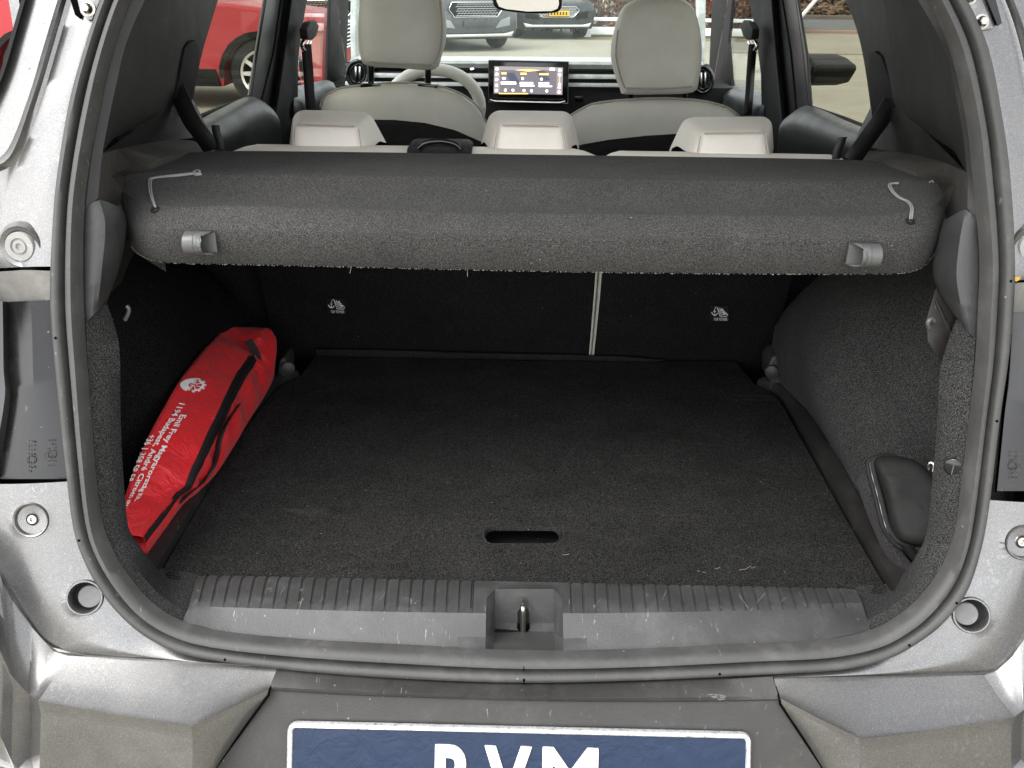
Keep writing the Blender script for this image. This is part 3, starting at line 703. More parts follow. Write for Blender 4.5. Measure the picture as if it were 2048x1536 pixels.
tl, tr = PL(580, 1441, .006), PL(1498, 1463, .006)
ux = (tr - tl).normalized(); uy = Vector((0, -.46, -1)).normalized(); uy = (uy - ux * uy.dot(ux)).normalized(); nn = ux.cross(uy).normalized()
if nn.y > 0: nn = -nn
PW = (tr - tl).length; PH = .118
def plp(u, v, h=0): return tl + ux * u + uy * v + nn * h
def rrect(w, h, r, n=5, o=0):
    pts = []
    for cx, cy, a0 in ((w - r, h - r, 0), (r, h - r, 90), (r, r, 180), (w - r, r, 270)):
        for i in range(n + 1):
            a = R(a0 + 90 * i / n); pts.append((cx + (r - o) * math.cos(a), cy + (r - o) * math.sin(a)))
    return pts
lp = prism('licence_plate', [plp(x, y, -.004) for x, y in rrect(PW, PH, .010)], nn * .006, 'plate_blue', bc)
bm = bmesh.new(); rr = []
for o, h in ((-.0012, -.003), (-.0005, .0032), (.0015, .0045), (.0042, .0045), (.0055, .0022)):
    rr.append([plp(x, y, h + random.uniform(-.0003, .0003)) for x, y in rrect(PW, PH, .010, 5, o)])
grid('plate_rim', rr, 'plate_rim', lp, closed_u=True, ang=60)
for ch, px in (('R', 872), ('V', 970), ('M', 1085)):
    me = text_mesh(ch, .106, .0032, 6, .0016)
    xs_ = [v.co.x for v in me.vertices]; x0 = min(xs_); w = max(xs_) - x0
    tgt = {'R': .050, 'V': .056, 'M': .066}[ch]
    ys_ = [v.co.y for v in me.vertices]; y0, y1 = min(ys_), max(ys_)
    ox = (PF(px, 1490) - tl).dot(ux)
    map_text('plate_letter', me, lambda c: plp(ox + (c.x - x0) / w * tgt, .0205 + (1 - (c.y - y0) / (y1 - y0)) * .078, .0022 + c.z + .0014), 'plate_letter', lp)
bm = bmesh.new()                       # scuff of pale paint on the dark plastic
for _ in range(60):
    x = random.gauss(1428, 9); y = 1383 + (x - 1412) * .35 + random.gauss(0, 3.5); p = PZ(x, y, .6608); w_ = random.uniform(.0008, .0042); h_ = random.uniform(.0002, .0006)
    bm.faces.new([bm.verts.new(p + Vector((dx * w_, dy * h_ + dx * w_ * .25, .0006))) for dx, dy in ((-1, -1), (1, -.6), (1.2, 1), (-.8, .7))])
tag(bm_done(bm, 'paint_scuff', 'fray', bc, False), kind='stuff')

# ---- sill trim with ribs and the latch recess
def sill_col(x, groove=0, rec=0):
    t = (x - 365) / (1735 - 365)
    yr = 1152 + (1180 - 1152) * t + (0 if .03 < t < .97 else 2)
    ym = 1205 + 14 * math.sin(math.pi * min(1, max(0, t))) + 3 * t
    yb = [(340,1238),(365,1243),(455,1266),(600,1281),(800,1292),(1048,1304),(1270,1301),(1480,1291),(1630,1284),(1737,1262),(1760,1255)]
    for (xa, ya), (xb, yb_) in zip(yb, yb[1:]):
        if xa <= x - (1 - 2 * (x - 395) / 1315) * 30 <= xb: y_b = ya + (yb_ - ya) * (x - (1 - 2 * (x - 395) / 1315) * 30 - xa) / (xb - xa)
    lean = (1 - t * 2) * 22                 # the trim splays towards the seal
    tt = (x - 395) / (1710 - 395); xr_, xm, xb_ = x, x - (1 - 2 * tt) * 14, x - (1 - 2 * tt) * 30
    pr = PZ(xr_, yr, .709); pm = PZ(xm, ym, .7195); pb = PP(xb_, y_b, .003)
    d = Vector((0, 0, -.0020 * groove))
    pts = [pr + Vector((0, .012, -.03)), pr + Vector((0, .004, -.001)) + d, pr.lerp(pm, .12) + Vector((0, 0, .0012)) + d, pr.lerp(pm, .6) + Vector((0, 0, .0014)) + d, pr.lerp(pm, .92) + Vector((0, 0, .0006)) + d * .7, pm + Vector((0, -.004, -.0015)), pm.lerp(pb, .3), pm.lerp(pb, .7), pb, pb + Vector((0, .004, -.03))]
    if 880 < x < 1220:
        wt = PY(x, 1178, .944); wb = PY(x, 1246, .934); fl = PY(x, 1263, .922)
        rp = [pts[0], pts[1], pr + Vector((0, -.003, .0)), wt, wt.lerp(wb, .5), wb, wb.lerp(fl, .5), fl, pb, pts[9]]
        def fr_(i):
            e = 16 if i < 8 else 0
            v = min((x - (990 - e)) / e, ((1108 + e) - x) / e) if e else 0
            v = max(0, min(1, v))
            if i in (6, 7):                 # a soft crease runs outwards from the foot of the recess
                w = max(0, min(1, min((x - 880) / 94, (1218 - x) / 94))); v = max(v, {6: .0, 7: .12}[i] * w)
            return v
        pts = [a.lerp(b, fr_(i)) for i, (a, b) in enumerate(zip(pts, rp))]
    return pts
cols = []
gx = [414 + i * 24.2 for i in range(23)] + [1142 + i * 24.4 for i in range(23)]
ev = [(395, 0, 0), (401, 0, 0)]
for x in gx:
    ev += [(x - 4, 0, 0), (x - 1.6, 1, 0), (x + 1.6, 1, 0), (x + 4, 0, 0)]
ev += [(946, 0, 0), (954, 0, 0), (961, 0, 0), (966, 0, 0), (974, 0, .04), (979, 0, .3), (985, 0, .7), (990, 0, .96), (994, 0, 1), (1010, 0, 1), (1030, 0, 1), (1062, 0, 1), (1085, 0, 1), (1102, 0, 1), (1108, 0, .96), (1113, 0, .7), (1119, 0, .3), (1124, 0, .04), (1134, 0, 0), (1139, 0, 0), (1147, 0, 0), (1154, 0, 0), (1706, 0, 0), (1711, 0, 0)]
ev = sorted(e for e in ev if not (966 < e[0] < 1134 and e[1] == 0 and e[2] == 0))
ev = [e for e in ev if not (e[1] == 1 and 960 < e[0] < 1138)]
cols = [sill_col(*e) for e in ev]
sill = grid('sill_trim', cols, 'plastic_sill', car, ang=19)
for cc, s in ((cols[0], -1), (cols[-1], 1)):   # end caps
    grid('sill_end', [cc, [p + Vector((s * .006, .004, -.012)) for p in cc]], 'plastic_sill', sill)
# striker loop standing in the recess
b0 = PY(1046, 1262, .921); t0 = PY(1046, 1216, .921)
st = [b0 + Vector((0, 0, -.006)), b0, t0 + Vector((0, 0, -.005)), t0 + Vector((0, .004, -.001)), t0 + Vector((0, .012, .0005)), t0 + Vector((0, .018, -.003)), t0 + Vector((0, .021, -.012)), b0 + Vector((0, .021, -.006))]
tube('latch_striker', st, .0036, 'steel', sill, 12, 4)
sl_ = [PY(1035, 1246, .9335), PY(1035, 1225, .937), PY(1040, 1215, .938), PY(1047, 1212, .9385), PY(1054, 1215, .938), PY(1058, 1225, .937), PY(1058, 1246, .9335)]
prism('striker_slot', [p + Vector((0, -.0012, 0)) for p in sl_], (0, .001, 0), 'black_trim', sill)
prism('striker_slot', [PY(x, y, Y) + Vector((0, 0, .0008)) for x, y, Y in ((1034,1247,.933),(1059,1247,.933),(1060,1258,.926),(1054,1265,.921),(1040,1265,.921),(1034,1258,.926))], (0, 0, -.0006), 'void', sill)
bm = bmesh.new()                       # scratches
for x, y, dx, dy in ((1500,1222,30,-36),(1478,1190,20,28),(1188,1215,14,-18),(760,1200,10,-14),(1325,1200,8,-20),(1560,1205,12,-10),(560,1190,10,-16),(640,1205,6,-14)):
    p, q = PZ(x, y, .7186), PZ(x + dx, y + dy, .7182); tube_bm(bm, [p, q], .00022, 4)
tag(bm_done(bm, 'scratches', 'plug_pale', sill), kind='stuff') if 'plug_pale' in M else tag(bm_done(bm, 'scratches', 'fray', sill), kind='stuff')

# ---- trim inside the seal
def inner(mirror):
    if not mirror:
        bS = [(300,-70),(262,0),(228,100),(203,205),(182,320),(170,420)]
        iS = [(330,-70),(290,0),(253,85),(232,171),(206,300),(196,397)]
        brk_o = [(170,418),(168,500),(168,600),(172,645)]; brk_m = [(200,399),(212,450),(205,540),(195,622)]; brk_i = [(236,412),(250,450),(240,525),(214,606)]
        rb = [(171,640),(178,762),(190,919),(203,1030),(224,1095),(265,1160),(315,1213),(362,1240)]
        ri = [(213,606),(238,690),(241,830),(246,940),(258,1060),(283,1108),(322,1150),(390,1163)]
        sg = -1
    else:
        bS = [(1810,-70),(1855,0),(1898,98),(1930,234),(1946,360),(1957,452)]
        iS = [(1795,-70),(1836,0),(1888,98),(1920,234),(1934,344),(1935,416)]
        brk_o = [(1957,450),(1958,508),(1955,617),(1951,680)]; brk_m = [(1930,418),(1918,480),(1912,560),(1930,655)]; brk_i = [(1893,438),(1880,480),(1870,560),(1913,637)]
        rb = [(1951,676),(1938,832),(1918,1000),(1902,1085),(1875,1145),(1835,1196),(1790,1234),(1737,1262)]
        ri = [(1913,637),(1882,732),(1874,850),(1862,988),(1853,1066),(1832,1120),(1787,1178),(1717,1188)]
        sg = 1
    t = loft('pillar_trim', [V(bS, .02), V(bS, .004), V(iS, .010), V(iS, .03)], 'plastic_trim', car, 30)
    b = loft('trim_bracket', [V(brk_o, .004), [p + Vector((0, -.002, 0)) for p in V(brk_m, .008)], V(brk_i, .055), [p + Vector((sg * .012, .03, 0)) for p in V(brk_i, .06)]], 'plastic_bracket', car, 24, smooth_rows=3, ang=45)
    I3 = V(ri[:-2], .036) + [PZ(*ri[-2], .705), PZ(*ri[-1], .704), PZ(ri[-1][0] - sg * 50, ri[-1][1] + 12, .690)]
    O3 = V(rb, .002) + [PP(rb[-1][0] - sg * 55, rb[-1][1] + 12, .02)]
    O3[-2] = O3[-2] + Vector((0, .004, -.004))
    c = loft('carpet_edge', [[p + Vector((0, .018, 0)) for p in O3], O3, [a.lerp(d, .5) + Vector((0, -.004 if q < 6 else .0, 0)) for q, (a, d) in enumerate(zip(O3, I3))], I3, [p + Vector((sg * .010, .018, 0)) for p in I3]], 'carpet_side', car, 60, ang=60)
    return t, b, c
tl_, bl_, cl_ = inner(False); tr_, br_, cr2_ = inner(True)
c = PP(1907, 933, .012); ax = Vector((-.55, -1, .1)).normalized()
disc_lathe('trim_clip', c, ax, [(.0105, -.002), (.0105, .003), (.008, .0045), (0, .0045)], 'gloss_black', cr2_, 24)
tube('clip_slot', [c + ax * .005 + Vector((0, 0, -.009)), c + ax * .005 + Vector((0, 0, .009))], .0007, 'clip_grey', cr2_, 5)
# upper side walls: from the pillar trim to the rear side window
def upper(mirror):
    if not mirror:
        c0 = [PP(x, y, .03) for x, y in [(330,-70),(290,0),(253,85),(232,171),(211,256),(200,310)]]
        c1 = [PX(x, y, -.585) for x, y in [(385,-70),(369,0),(357,85),(345,137),(330,215),(288,246)]]
        c2 = [PX(x, y, -.62) for x, y in [(455,-70),(436,0),(412,79),(400,125),(386,198),(378,240)]]
        l0 = [PP(200,308,.03), PX(250,295,-.585), PX(310,284,-.59), PX(376,280,-.60), PX(425,293,-.58)]
        l1 = [PP(196,376,.035), PX(235,345,-.56), PX(290,325,-.53), PX(340,312,-.53), PX(425,296,-.57)]
        l2 = [PP(196,400,.036), PX(238,410,-.535), PX(250,385,-.53), PX(300,345,-.52), PX(430,302,-.55)]
        X = -.60
    else:
        c0 = [PP(x, y, .03) for x, y in [(1795,-70),(1836,0),(1888,98),(1920,234),(1932,300),(1934,346)]]
        c1 = [PX(x, y, .600) for x, y in [(1745,-70),(1766,0),(1780,98),(1790,170),(1797,215),(1850,262)]]
        c2 = [PX(x, y, .635) for x, y in [(1665,-70),(1691,0),(1711,51),(1727,117),(1741,215),(1741,255)]]
        l0 = [PP(1934,344,.03), PX(1880,322,.60), PX(1820,308,.605), PX(1750,300,.61), PX(1700,312,.59)]
        l1 = [PP(1936,390,.035), PX(1900,365,.575), PX(1850,345,.55), PX(1780,328,.55), PX(1700,316,.58)]
        l2 = [PP(1936,418,.036), PX(1895,436,.55), PX(1880,400,.545), PX(1850,360,.535), PX(1700,322,.56)]
        X = .61
    w = loft('side_wall', [c0, [a.lerp(b, .45) + Vector((.012 if mirror else -.012, 0, 0)) for a, b in zip(c0, c1)], c1], 'plastic_trim', car, 24, ang=40)
    loft('pillar_face', [[p + Vector((0, .0, 0)) for p in c1], c2, [p + Vector((.03 if mirror else -.03, .02, 0)) for p in c2]], 'plastic_trim', w, 24, ang=40)
    # wall continuing below the crease to the ledge
    n = 16
    low = [PP(*((200, 308) if not mirror else (1934, 344)), .03)] + c1[-1:] + c1[-2:-1] + c2[-1:]
    loft('wall_foot', [[c0[-1], c1[-1], c1[-2], c2[-2]], [l0[0], l0[1], l0[2].lerp(l0[3], .4), l0[4] + Vector((0, 0, .02))]], 'plastic_trim', w, n)
    loft('shelf_ledge', [l0, l1, l2, [p + Vector((0, .01, -.05)) for p in l2]], 'plastic_dusty', w, 24, ang=50)
    return w
wl_ = upper(False); wr_ = upper(True)
# lower side walls of the boot (carpet over the wheel arches); authored for the right, mirrored for the left
def lowwall(mirror):
    base = [(1870,1120),(1835,1100),(1790,1085),(1755,1062),(1720,1003),(1690,945),(1655,885),(1618,835),(1570,790),(1545,765)]
    Zb = .700
    bot = [PZ(x, y, Zb) for x, y in base]
    bot = [Vector((.60,.955,Zb)), Vector((.61,1.02,Zb)), Vector((.585,1.08,Zb))] + bot[4:]
    def row(z, fn): return [fn(p, i, z) for i, p in enumerate(bot)]
    prof_in = [0, .0, .0, 0, .012, .02, .02, .018, .0, -.03]
    def at(z):
        f = (z - Zb) / .45; out = []
        for i, p in enumerate(bot):
            q = p.copy(); q.z = z
            b = {3: .35, 4: 1, 5: 1.1, 6: .85, 7: .5, 8: .2}.get(i, 0)       # the arch swells towards the boot in its middle
            q.x += {0: .0, 1: .02, 2: .05, 3: .06, 4: .04, 5: .03, 6: .015, 7: .005, 8: 0, 9: 0}[i] * f * 1.6 - (.03 if mirror else .075) * b * math.sin(min(1, max(0, f * 1.25)) * math.pi) + (.10 * max(0, f - .55) ** 1.3 * 2.2 if i > 3 else 0)
            q.y += {2: .03, 3: .03, 4: .02}.get(i, 0) * f
            if i in (2, 3): q.x += .02 * math.sin(min(1, f * 1.2) * math.pi)
            if i >= 6: q.x += {6: .10, 7: .28, 8: .45, 9: .5}[i] * max(0, f - .25) ** 1.4; q.y -= {6: 0, 7: .04, 8: .08, 9: .08}[i] * max(0, f - .3)
            out.append(q)
        return out
    rows = [at(z) for z in (.66, .70, .75, .82, .90, .98, 1.05, 1.10, 1.14)]
    if mirror: rows = [[Vector((-p.x - .05, p.y, p.z)) for p in r] for r in rows]
    return loft('wheel_arch_carpet', rows, 'carpet_side' if not mirror else 'carpet_side_shaded', car, 40, smooth_rows=2, ang=70)
carpet('carpet_side_shaded', g(.004), g(.011), g(.027), 600, .0, .7, .2)  # darker copy of the side carpet; left wall's shade is in its colour
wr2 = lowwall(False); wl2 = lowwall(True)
# dark storage pocket with ribs on the right wall
pk = [(1872,572),(1905,612),(1913,640),(1902,705),(1886,728),(1855,682),(1852,640)]
pc = prism('side_pocket', [PP(x, y, .065) for x, y in pk], (0.004, .006, 0), 'pocket_brown', car, .002)
for i in range(4): tube('pocket_rib', [PP(1872 + i * 7, 600 + i * 14, .063), PP(1893 + i * 5, 650 + i * 12, .063)], .0014, 'pocket_brown', pc, 6)
tube('shelf_hook', [PP(1858, 655, .060), PP(1856, 645, .055), PP(1862, 638, .055), PP(1868, 642, .058)], .003, 'clip_grey', pc, 8, 3)
# grab hook half hidden behind the pouch
tube('lashing_ring', [PP(1856, 938, .06), PP(1857, 928, .055), PP(1863, 925, .052), PP(1868, 930, .05), PP(1866, 942, .052)], .0022, 'chrome', car, 8, 3)
tube('lashing_ring', [PY(250, 640, 1.05), PY(256, 628, 1.05), PY(258, 618, 1.05), PY(253, 612, 1.05)], .0025, 'clip_grey', car, 8, 3)

# ---- plastic rails along both sides of the load floor
def boot_rail(inn, out, hi):
    n = 40; a = resample(spline([PZ(x, y, .704) for x, y in inn], 5), n); b = resample(spline([PZ(x, y, .712) for x, y in out], 5), n)
    return grid('boot_rail', [[p + Vector((0, 0, -.03)) for p in a], a, [p.lerp(q, .08) + Vector((0, 0, .007)) for p, q in zip(a, b)], [p.lerp(q, .5) + Vector((0, 0, .009)) for p, q in zip(a, b)], [q + Vector((0, 0, .006)) for q in b], [q + Vector((0, 0, -.03)) for q in b]], 'plastic_rail', car, ang=40)
boot_rail([(1788,1200),(1767,1150),(1698,1030),(1628,905),(1572,803),(1545,780),(1514,766)], [(1828,1160),(1795,1115),(1722,1010),(1680,930),(1640,862),(1590,795),(1535,758)], 0)
boot_rail([(319,1170),(325,1130),(393,1015),(463,893),(534,793),(560,766),(598,748)], [(280,1150),(300,1095),(360,1000),(425,905),(480,835),(530,775),(565,742)], 0)
# deep well under the load floor, so that the hole and the notches read black
box('boot_well', (0, 1.36, .55), (1.0, .86, .2), 'void', car, 0)
box('boot_pan', (0, 1.35, .655), (1.16, .92, .02), 'carpet_black', car, 0)

# ---- back of the rear seat
def backrest(px, mat='carpet_black'):
    return prism('rear_backrest', [PB(x, y) for x, y in px], (0, .10, .0), mat, car, .006)
bl = backrest([(560,760),(1176,760),(1197,450),(1198,400),(498,400),(515,540)])
br = backrest([(1186,760),(1520,760),(1590,545),(1598,400),(1206,400),(1205,450)])
loft('backrest_edge', [[PB(1177, 720, -.001), PB(1192, 530, -.001), PB(1198, 345, -.001)], [PB(1180, 720, -.004), PB(1195, 530, -.004), PB(1201, 345, -.004)], [PB(1182, 720, .01), PB(1197, 530, .01), PB(1203, 345, .01)]], 'leather_grey', bl, 12)
loft('backrest_edge', [[PB(1187, 720, -.001), PB(1205, 530, -.001), PB(1208, 345, -.001)], [PB(1183, 720, -.004), PB(1200.5, 530, -.004), PB(1204, 345, -.004)], [PB(1182, 720, .01), PB(1198, 530, .01), PB(1202, 345, .01)]], 'leather_grey', br, 12)
tube('backrest_seam', [PB(1574, 590, -.001), PB(1545, 690, -.001), PB(1532, 740, -.001)], .0014, 'black_trim', br, 5)
for sg_ in (-1, 1): prism('dark_gap_panel', [Vector((sg_ * .40, 1.80, .6)), Vector((sg_ * .78, 1.80, .6)), Vector((sg_ * .78, 1.62, 1.13)), Vector((sg_ * .40, 1.62, 1.13))], (0, .03, 0), 'carpet_black', car)  # added black panels that darken the open gap beside the backrest
# cloth tags "TOP TETHER"
def tether(cx, cy, par):
    s = .0011 * .92
    o = PB(cx, cy, -.003); ex = (PB(cx + 10, cy + .15, -.003) - o).normalized(); ey = (PB(cx, cy - 10, -.003) - o).normalized(); nz = ex.cross(ey).normalized()
    if nz.y > 0: nz = -nz
    k = (PB(cx + 10, cy, -.003) - o).length / 10      # metres for one photograph pixel at that depth
    ky = (PB(cx, cy + 10, -.003) - o).length / 10
    def q(x, y, h=0): return o + ex * (x * k) + ey * (-y * ky) + nz * h
    t = prism('tether_tag', [q(x, y, 0) for x, y in ((-20, -15), (18, -14), (19, 15), (-18, 15))], nz * .0012, 'tag_black', par)
    def ln(pts, w=1.0):
        bm = bmesh.new(); tube_bm(bm, [q(x, y, .0016) for x, y in pts], w * k * .5, 6); return bm_done(bm, 'tag_symbol', 'print_white', t)
    ln([(-10, -8), (-10, 4)], 1.5); ln([(-12.5, -4), (-7, -4)], 1.2)
    ln([(-16, -2), (-13.5, 2), (-10, 4), (-6.5, 2.5), (-4, -1)], 1.7); ln([(-10, -9), (-8, -12), (-5, -13)], 1)
    ln([(-5, -12), (1, 5), (14, 6), (16.5, 2), (13, 0)], 1.5); ln([(-5, -12), (4, 2), (12, 2.2)], 1.3); ln([(0, -11), (3, -4), (9, 0), (14, 0)], 1.6)
    pts = [(5 + 1.6 * math.cos(a), -8 + 1.6 * math.sin(a)) for a in [i * .9 for i in range(8)]]; ln(pts, 1.6); ln([(6, -6), (10, -4)], 2.2); ln([(7, -2.4), (14, -1)], 2)
    me = text_mesh('TOP TETHER', 1, .012, 2); w = max(v.co.x for v in me.vertices)
    map_text('tag_lettering', me, lambda c: q(-12 + c.x / w * 28, 14 - c.y / .72 * 5.4, .0016), 'print_white', t)
tether(673, 611, bl); tether(1439, 626, br)
# hinge covers at the seat's foot
for x, y, s, lst in ((1554, 742, 1, [(1572,775),(1572,735),(1566,716),(1556,710),(1545,714),(1538,728),(1537,758),(1545,772)]), (566, 735, -1, [(575,752),(575,726),(568,716),(560,718),(556,730),(556,752)])):
    hc = prism('hinge_cover', [PY(a, b, 1.60) for a, b in lst], (0, .06, 0), 'plastic_bracket', car, .006, 3)
    disc_lathe('hinge_bolt', PY(x - 10 * s, y, 1.598), (-.3 * s, -1, 0), [(.013, -.004), (.013, .006), (.008, .009), (0, .009)], 'plastic_bracket', hc, 18)
# pale top of the backrest and its headrests
for x0, x1, y0, y1, par in ((440, 1200, 303, 313, bl), (1212, 1722, 317, 326, br)):
    r0 = [PY(x0, y0 - 6, 1.47), PY((x0 + x1) / 2, (y0 + y1) / 2 - 7, 1.47), PY(x1, y1 - 6, 1.47)]
    rows = []
    for a in range(9):
        t = math.pi * a / 8; rows.append([p + Vector((0, .05 - .05 * math.cos(t), -.022 + .019 * math.sin(t))) for p in resample(r0, 30)])
    for r_ in rows:
        for k_, f in ((0, .012), (1, .004), (-1, .012), (-2, .004)): r_[k_] = r_[k_] + Vector((0, 0, -f))
    grid('backrest_top', [[p + Vector((0, 0, -.12)) for p in rows[0]]] + rows, 'leather_pale', par, ang=60)
def headrest(nr, fr, par, notch):
    near = [PY(x, y, Y) for (x, y), Y in zip(nr, (1.535, 1.535, 1.512, 1.512))]
    far = [PY(x, y, Y) for (x, y), Y in zip(fr, (1.655, 1.655, 1.625, 1.625))]
    h = hexa('headrest', near, far, 'leather_pale', par, .019, 6)
    # piping and stitches where the top meets the back
    c = (near[0] + near[1] + near[2] + near[3] + far[0] + far[1]) / 6
    up = Vector((0, -.55, .8)).normalized()
    pts = [near[0].lerp(near[1], t) + up * -.0022 for t in [.07 + .86 * i / 12 for i in range(13)]]
    ext0, ext1 = far[0].lerp(near[0], .15), far[1].lerp(near[1], .15)
    pts = [ext0.lerp(near[0], .4) + Vector((.006 if 1 else 0, 0, .0)) ] * 0 + pts
    tube('piping', pts, .0014, 'leather_seam', h, 6)
    bm = bmesh.new()
    for i in range(26):
        t = .08 + .84 * i / 26; p = near[0].lerp(near[1], t).lerp(near[3].lerp(near[2], t), .07) + Vector((0, -.0006, 0)); q = near[0].lerp(near[1], t + .018).lerp(near[3].lerp(near[2], t), .07) + Vector((0, -.0006, 0)); tube_bm(bm, [p, q], .0008, 4)
    tag(bm_done(bm, 'stitching', 'leather_seam', h), kind='stuff')
    for a, b in ((0, 3), (1, 2)):
        s = 1 if a == 0 else -1
        tube('side_seam', [near[a].lerp(near[b], t) + Vector((s * .0015, -.0012, -.001)) for t in (.1, .4, .7, .98)], .0010, 'leather_seam', h, 5)
    for x, y, w in notch:
        n_ = [PY(x + dx * w, y + dy, 1.53) for dx, dy in ((-1, 8), (-.9, -2), (-.2, -7), (.9, -3), (1.2, 8))]
        prism('recess', n_, (0, .06, 0), 'void', h)
    for xx in (.3, .7): tube('post', [far[3].lerp(far[2], xx) + Vector((0, -.05, .02)), far[3].lerp(far[2], xx) + Vector((0, -.05, -.08))], .006, 'black_trim', h, 8)
    return h
headrest([(585,246),(718,250),(728,312),(583,310)], [(588,216),(742,219),(793,308),(575,306)], bl, [(752,302,14)])
headrest([(995,247),(1127,249),(1137,318),(983,316)], [(978,217),(1146,219),(1166,308),(953,304)], bl, [(966,304,10), (1148,306,10)])
headrest([(1400,264),(1532,262),(1542,324),(1390,324)], [(1364,230),(1546,229),(1549,316),(1324,314)], br, [(1366,312,14)])
hd = prism('latch_bezel', [PY(x, y, 1.475) for x, y in ((812,312),(814,296),(822,291),(932,292),(941,298),(943,314))], (0, .07, 0), 'black_trim', bl, .004)
tube('latch_handle', [PY(x, y, 1.472) for x, y in ((836,297),(848,288),(862,284),(885,283),(905,287),(916,293),(920,299))], .0045, 'gloss_black', hd, 8, 3)

# ---- cabin: doors, pillars, windows
def polyX(name, px, X, t, mat, par, bev=.004): return prism(name, [PX(x, y, X) for x, y in px], (t, 0, 0), mat, par, bev, 2)
def polyY(name, px, Y, t, mat, par, bev=.004, seg=2): return prism(name, [PY(x, y, Y) for x, y in px], (0, t, 0), mat, par, bev, seg)
# rear door cards: upper face, rolled edge, lower face
def doorcard(r0, r1, r2, r3, X):
    s = 1 if X > 0 else -1
    d = loft('door_card', [[PX(x, y, X) for x, y in r0], [PX(x, y, X - s * .03) for x, y in r1], [PX(x, y, X - s * .045) for x, y in r2], [PX(x, y, X - s * .03) for x, y in r3]], 'plastic_door', car, 20, smooth_rows=4, ang=70)
    return d
dl = doorcard([(392,243),(440,218),(497,193),(530,205)], [(400,262),(450,236),(515,205),(548,222)], [(420,292),(470,270),(530,240),(562,252)], [(430,330),(480,330),(540,330),(566,330)], -.62)
dr_ = doorcard([(1745,262),(1690,240),(1618,211),(1585,225)], [(1740,272),(1685,256),(1600,228),(1565,243)], [(1720,300),(1670,290),(1590,262),(1556,268)], [(1700,340),(1650,340),(1590,340),(1553,340)], .635)
polyX('gap_cover', [(350,225),(384,238),(398,237),(450,217),(500,204),(500,330),(350,330)], -.655, -.006, 'black_trim', car)  # added dark covers that block daylight showing behind the shelf ledges
polyX('gap_cover', [(1790,230),(1744,256),(1736,258),(1690,240),(1620,216),(1620,335),(1790,335)], .672, .006, 'black_trim', car)
# side windows
polyX('side_window', [(470,-120),(438,0),(402,125),(384,215),(395,235),(502,200),(520,100),(534,0),(545,-120)], -.63, -.004, 'glass_tint', car, 0)
polyX('side_window', [(1650,-120),(1693,0),(1729,117),(1743,240),(1738,256),(1616,214),(1608,100),(1590,0),(1580,-120)], .645, .004, 'glass_tint', car, 0)
tube('window_rubber', [PX(x, y, -.628) for x, y in ((396,234),(440,216),(500,193),(512,110),(530,0),(536,-60))], .004, 'black_trim', car, 6)
tube('window_rubber', [PX(x, y, .643) for x, y in ((1740,257),(1690,237),(1620,213),(1608,100),(1594,0),(1588,-60))], .004, 'black_trim', car, 6)
polyX('door_frame', [(536,-70),(570,-70),(566,0),(549,110),(526,205),(500,196),(515,100),(531,0)], -.625, -.008, 'grey_frame', car)
polyX('door_frame', [(1552,-70),(1588,-70),(1594,0),(1612,110),(1620,212),(1590,224),(1578,100),(1562,0)], .64, .008, 'grey_frame', car)
polyX('door_frame', [(566,-70),(590,-70),(586,0),(572,110),(556,225),(524,206),(548,110),(564,0)], -.62, -.010, 'black_trim', car)
polyX('door_frame', [(1530,-70),(1556,-70),(1563,0),(1579,100),(1591,224),(1560,246),(1548,120),(1538,0)], .635, .010, 'black_trim', car)
polyX('centre_pillar', [(582,-70),(630,-70),(615,0),(603,70),(597,130),(596,330),(562,330),(553,230),(570,110),(584,0)], -.60, -.012, 'black_trim', car)
polyX('centre_pillar', [(1488,-70),(1536,-70),(1542,0),(1552,120),(1564,244),(1560,330),(1524,330),(1521,150),(1510,60),(1497,0)], .615, .012, 'black_trim', car)
polyX('front_pillar', [(667,-70),(702,-70),(698,0),(694,110),(700,195),(690,260),(660,200),(655,162),(662,0)], -.64, -.012, 'black_trim', car)
polyX('front_pillar', [(1424,-70),(1468,-70),(1464,0),(1456,85),(1463,172),(1450,200),(1420,260),(1418,130),(1424,0)], .66, .012, 'black_trim', car)
polyY('pillar_cover', [(700,-70),(722,-70),(714,0),(712,60),(712,122),(702,122),(700,60),(701,0)], 3.05, .05, 'dash_pale', car)
polyY('pillar_cover', [(1396,-70),(1412,-70),(1412,0),(1411,80),(1409,132),(1398,132),(1398,60),(1396,0)], 3.05, .05, 'dash_pale', car)
polyX('side_window', [(625,-120),(612,0),(600,90),(594,178),(655,166),(665,0),(670,-120)], -.65, -.004, 'glass_clear', car, 0)
polyX('side_window', [(1490,-120),(1500,0),(1520,90),(1526,184),(1460,176),(1462,0),(1462,-120)], .665, .004, 'glass_clear', car, 0)
doorcard([(588,172),(615,168),(650,160),(668,166)], [(588,190),(620,182),(660,172),(684,186)], [(588,220),(630,212),(670,200),(692,208)], [(588,260),(630,260),(670,260),(695,260)], -.635)
doorcard([(1528,186),(1500,178),(1462,172),(1450,178)], [(1528,200),(1495,192),(1452,182),(1440,190)], [(1528,225),(1490,218),(1450,205),(1432,212)], [(1528,260),(1490,260),(1450,260),(1430,260)], .655)
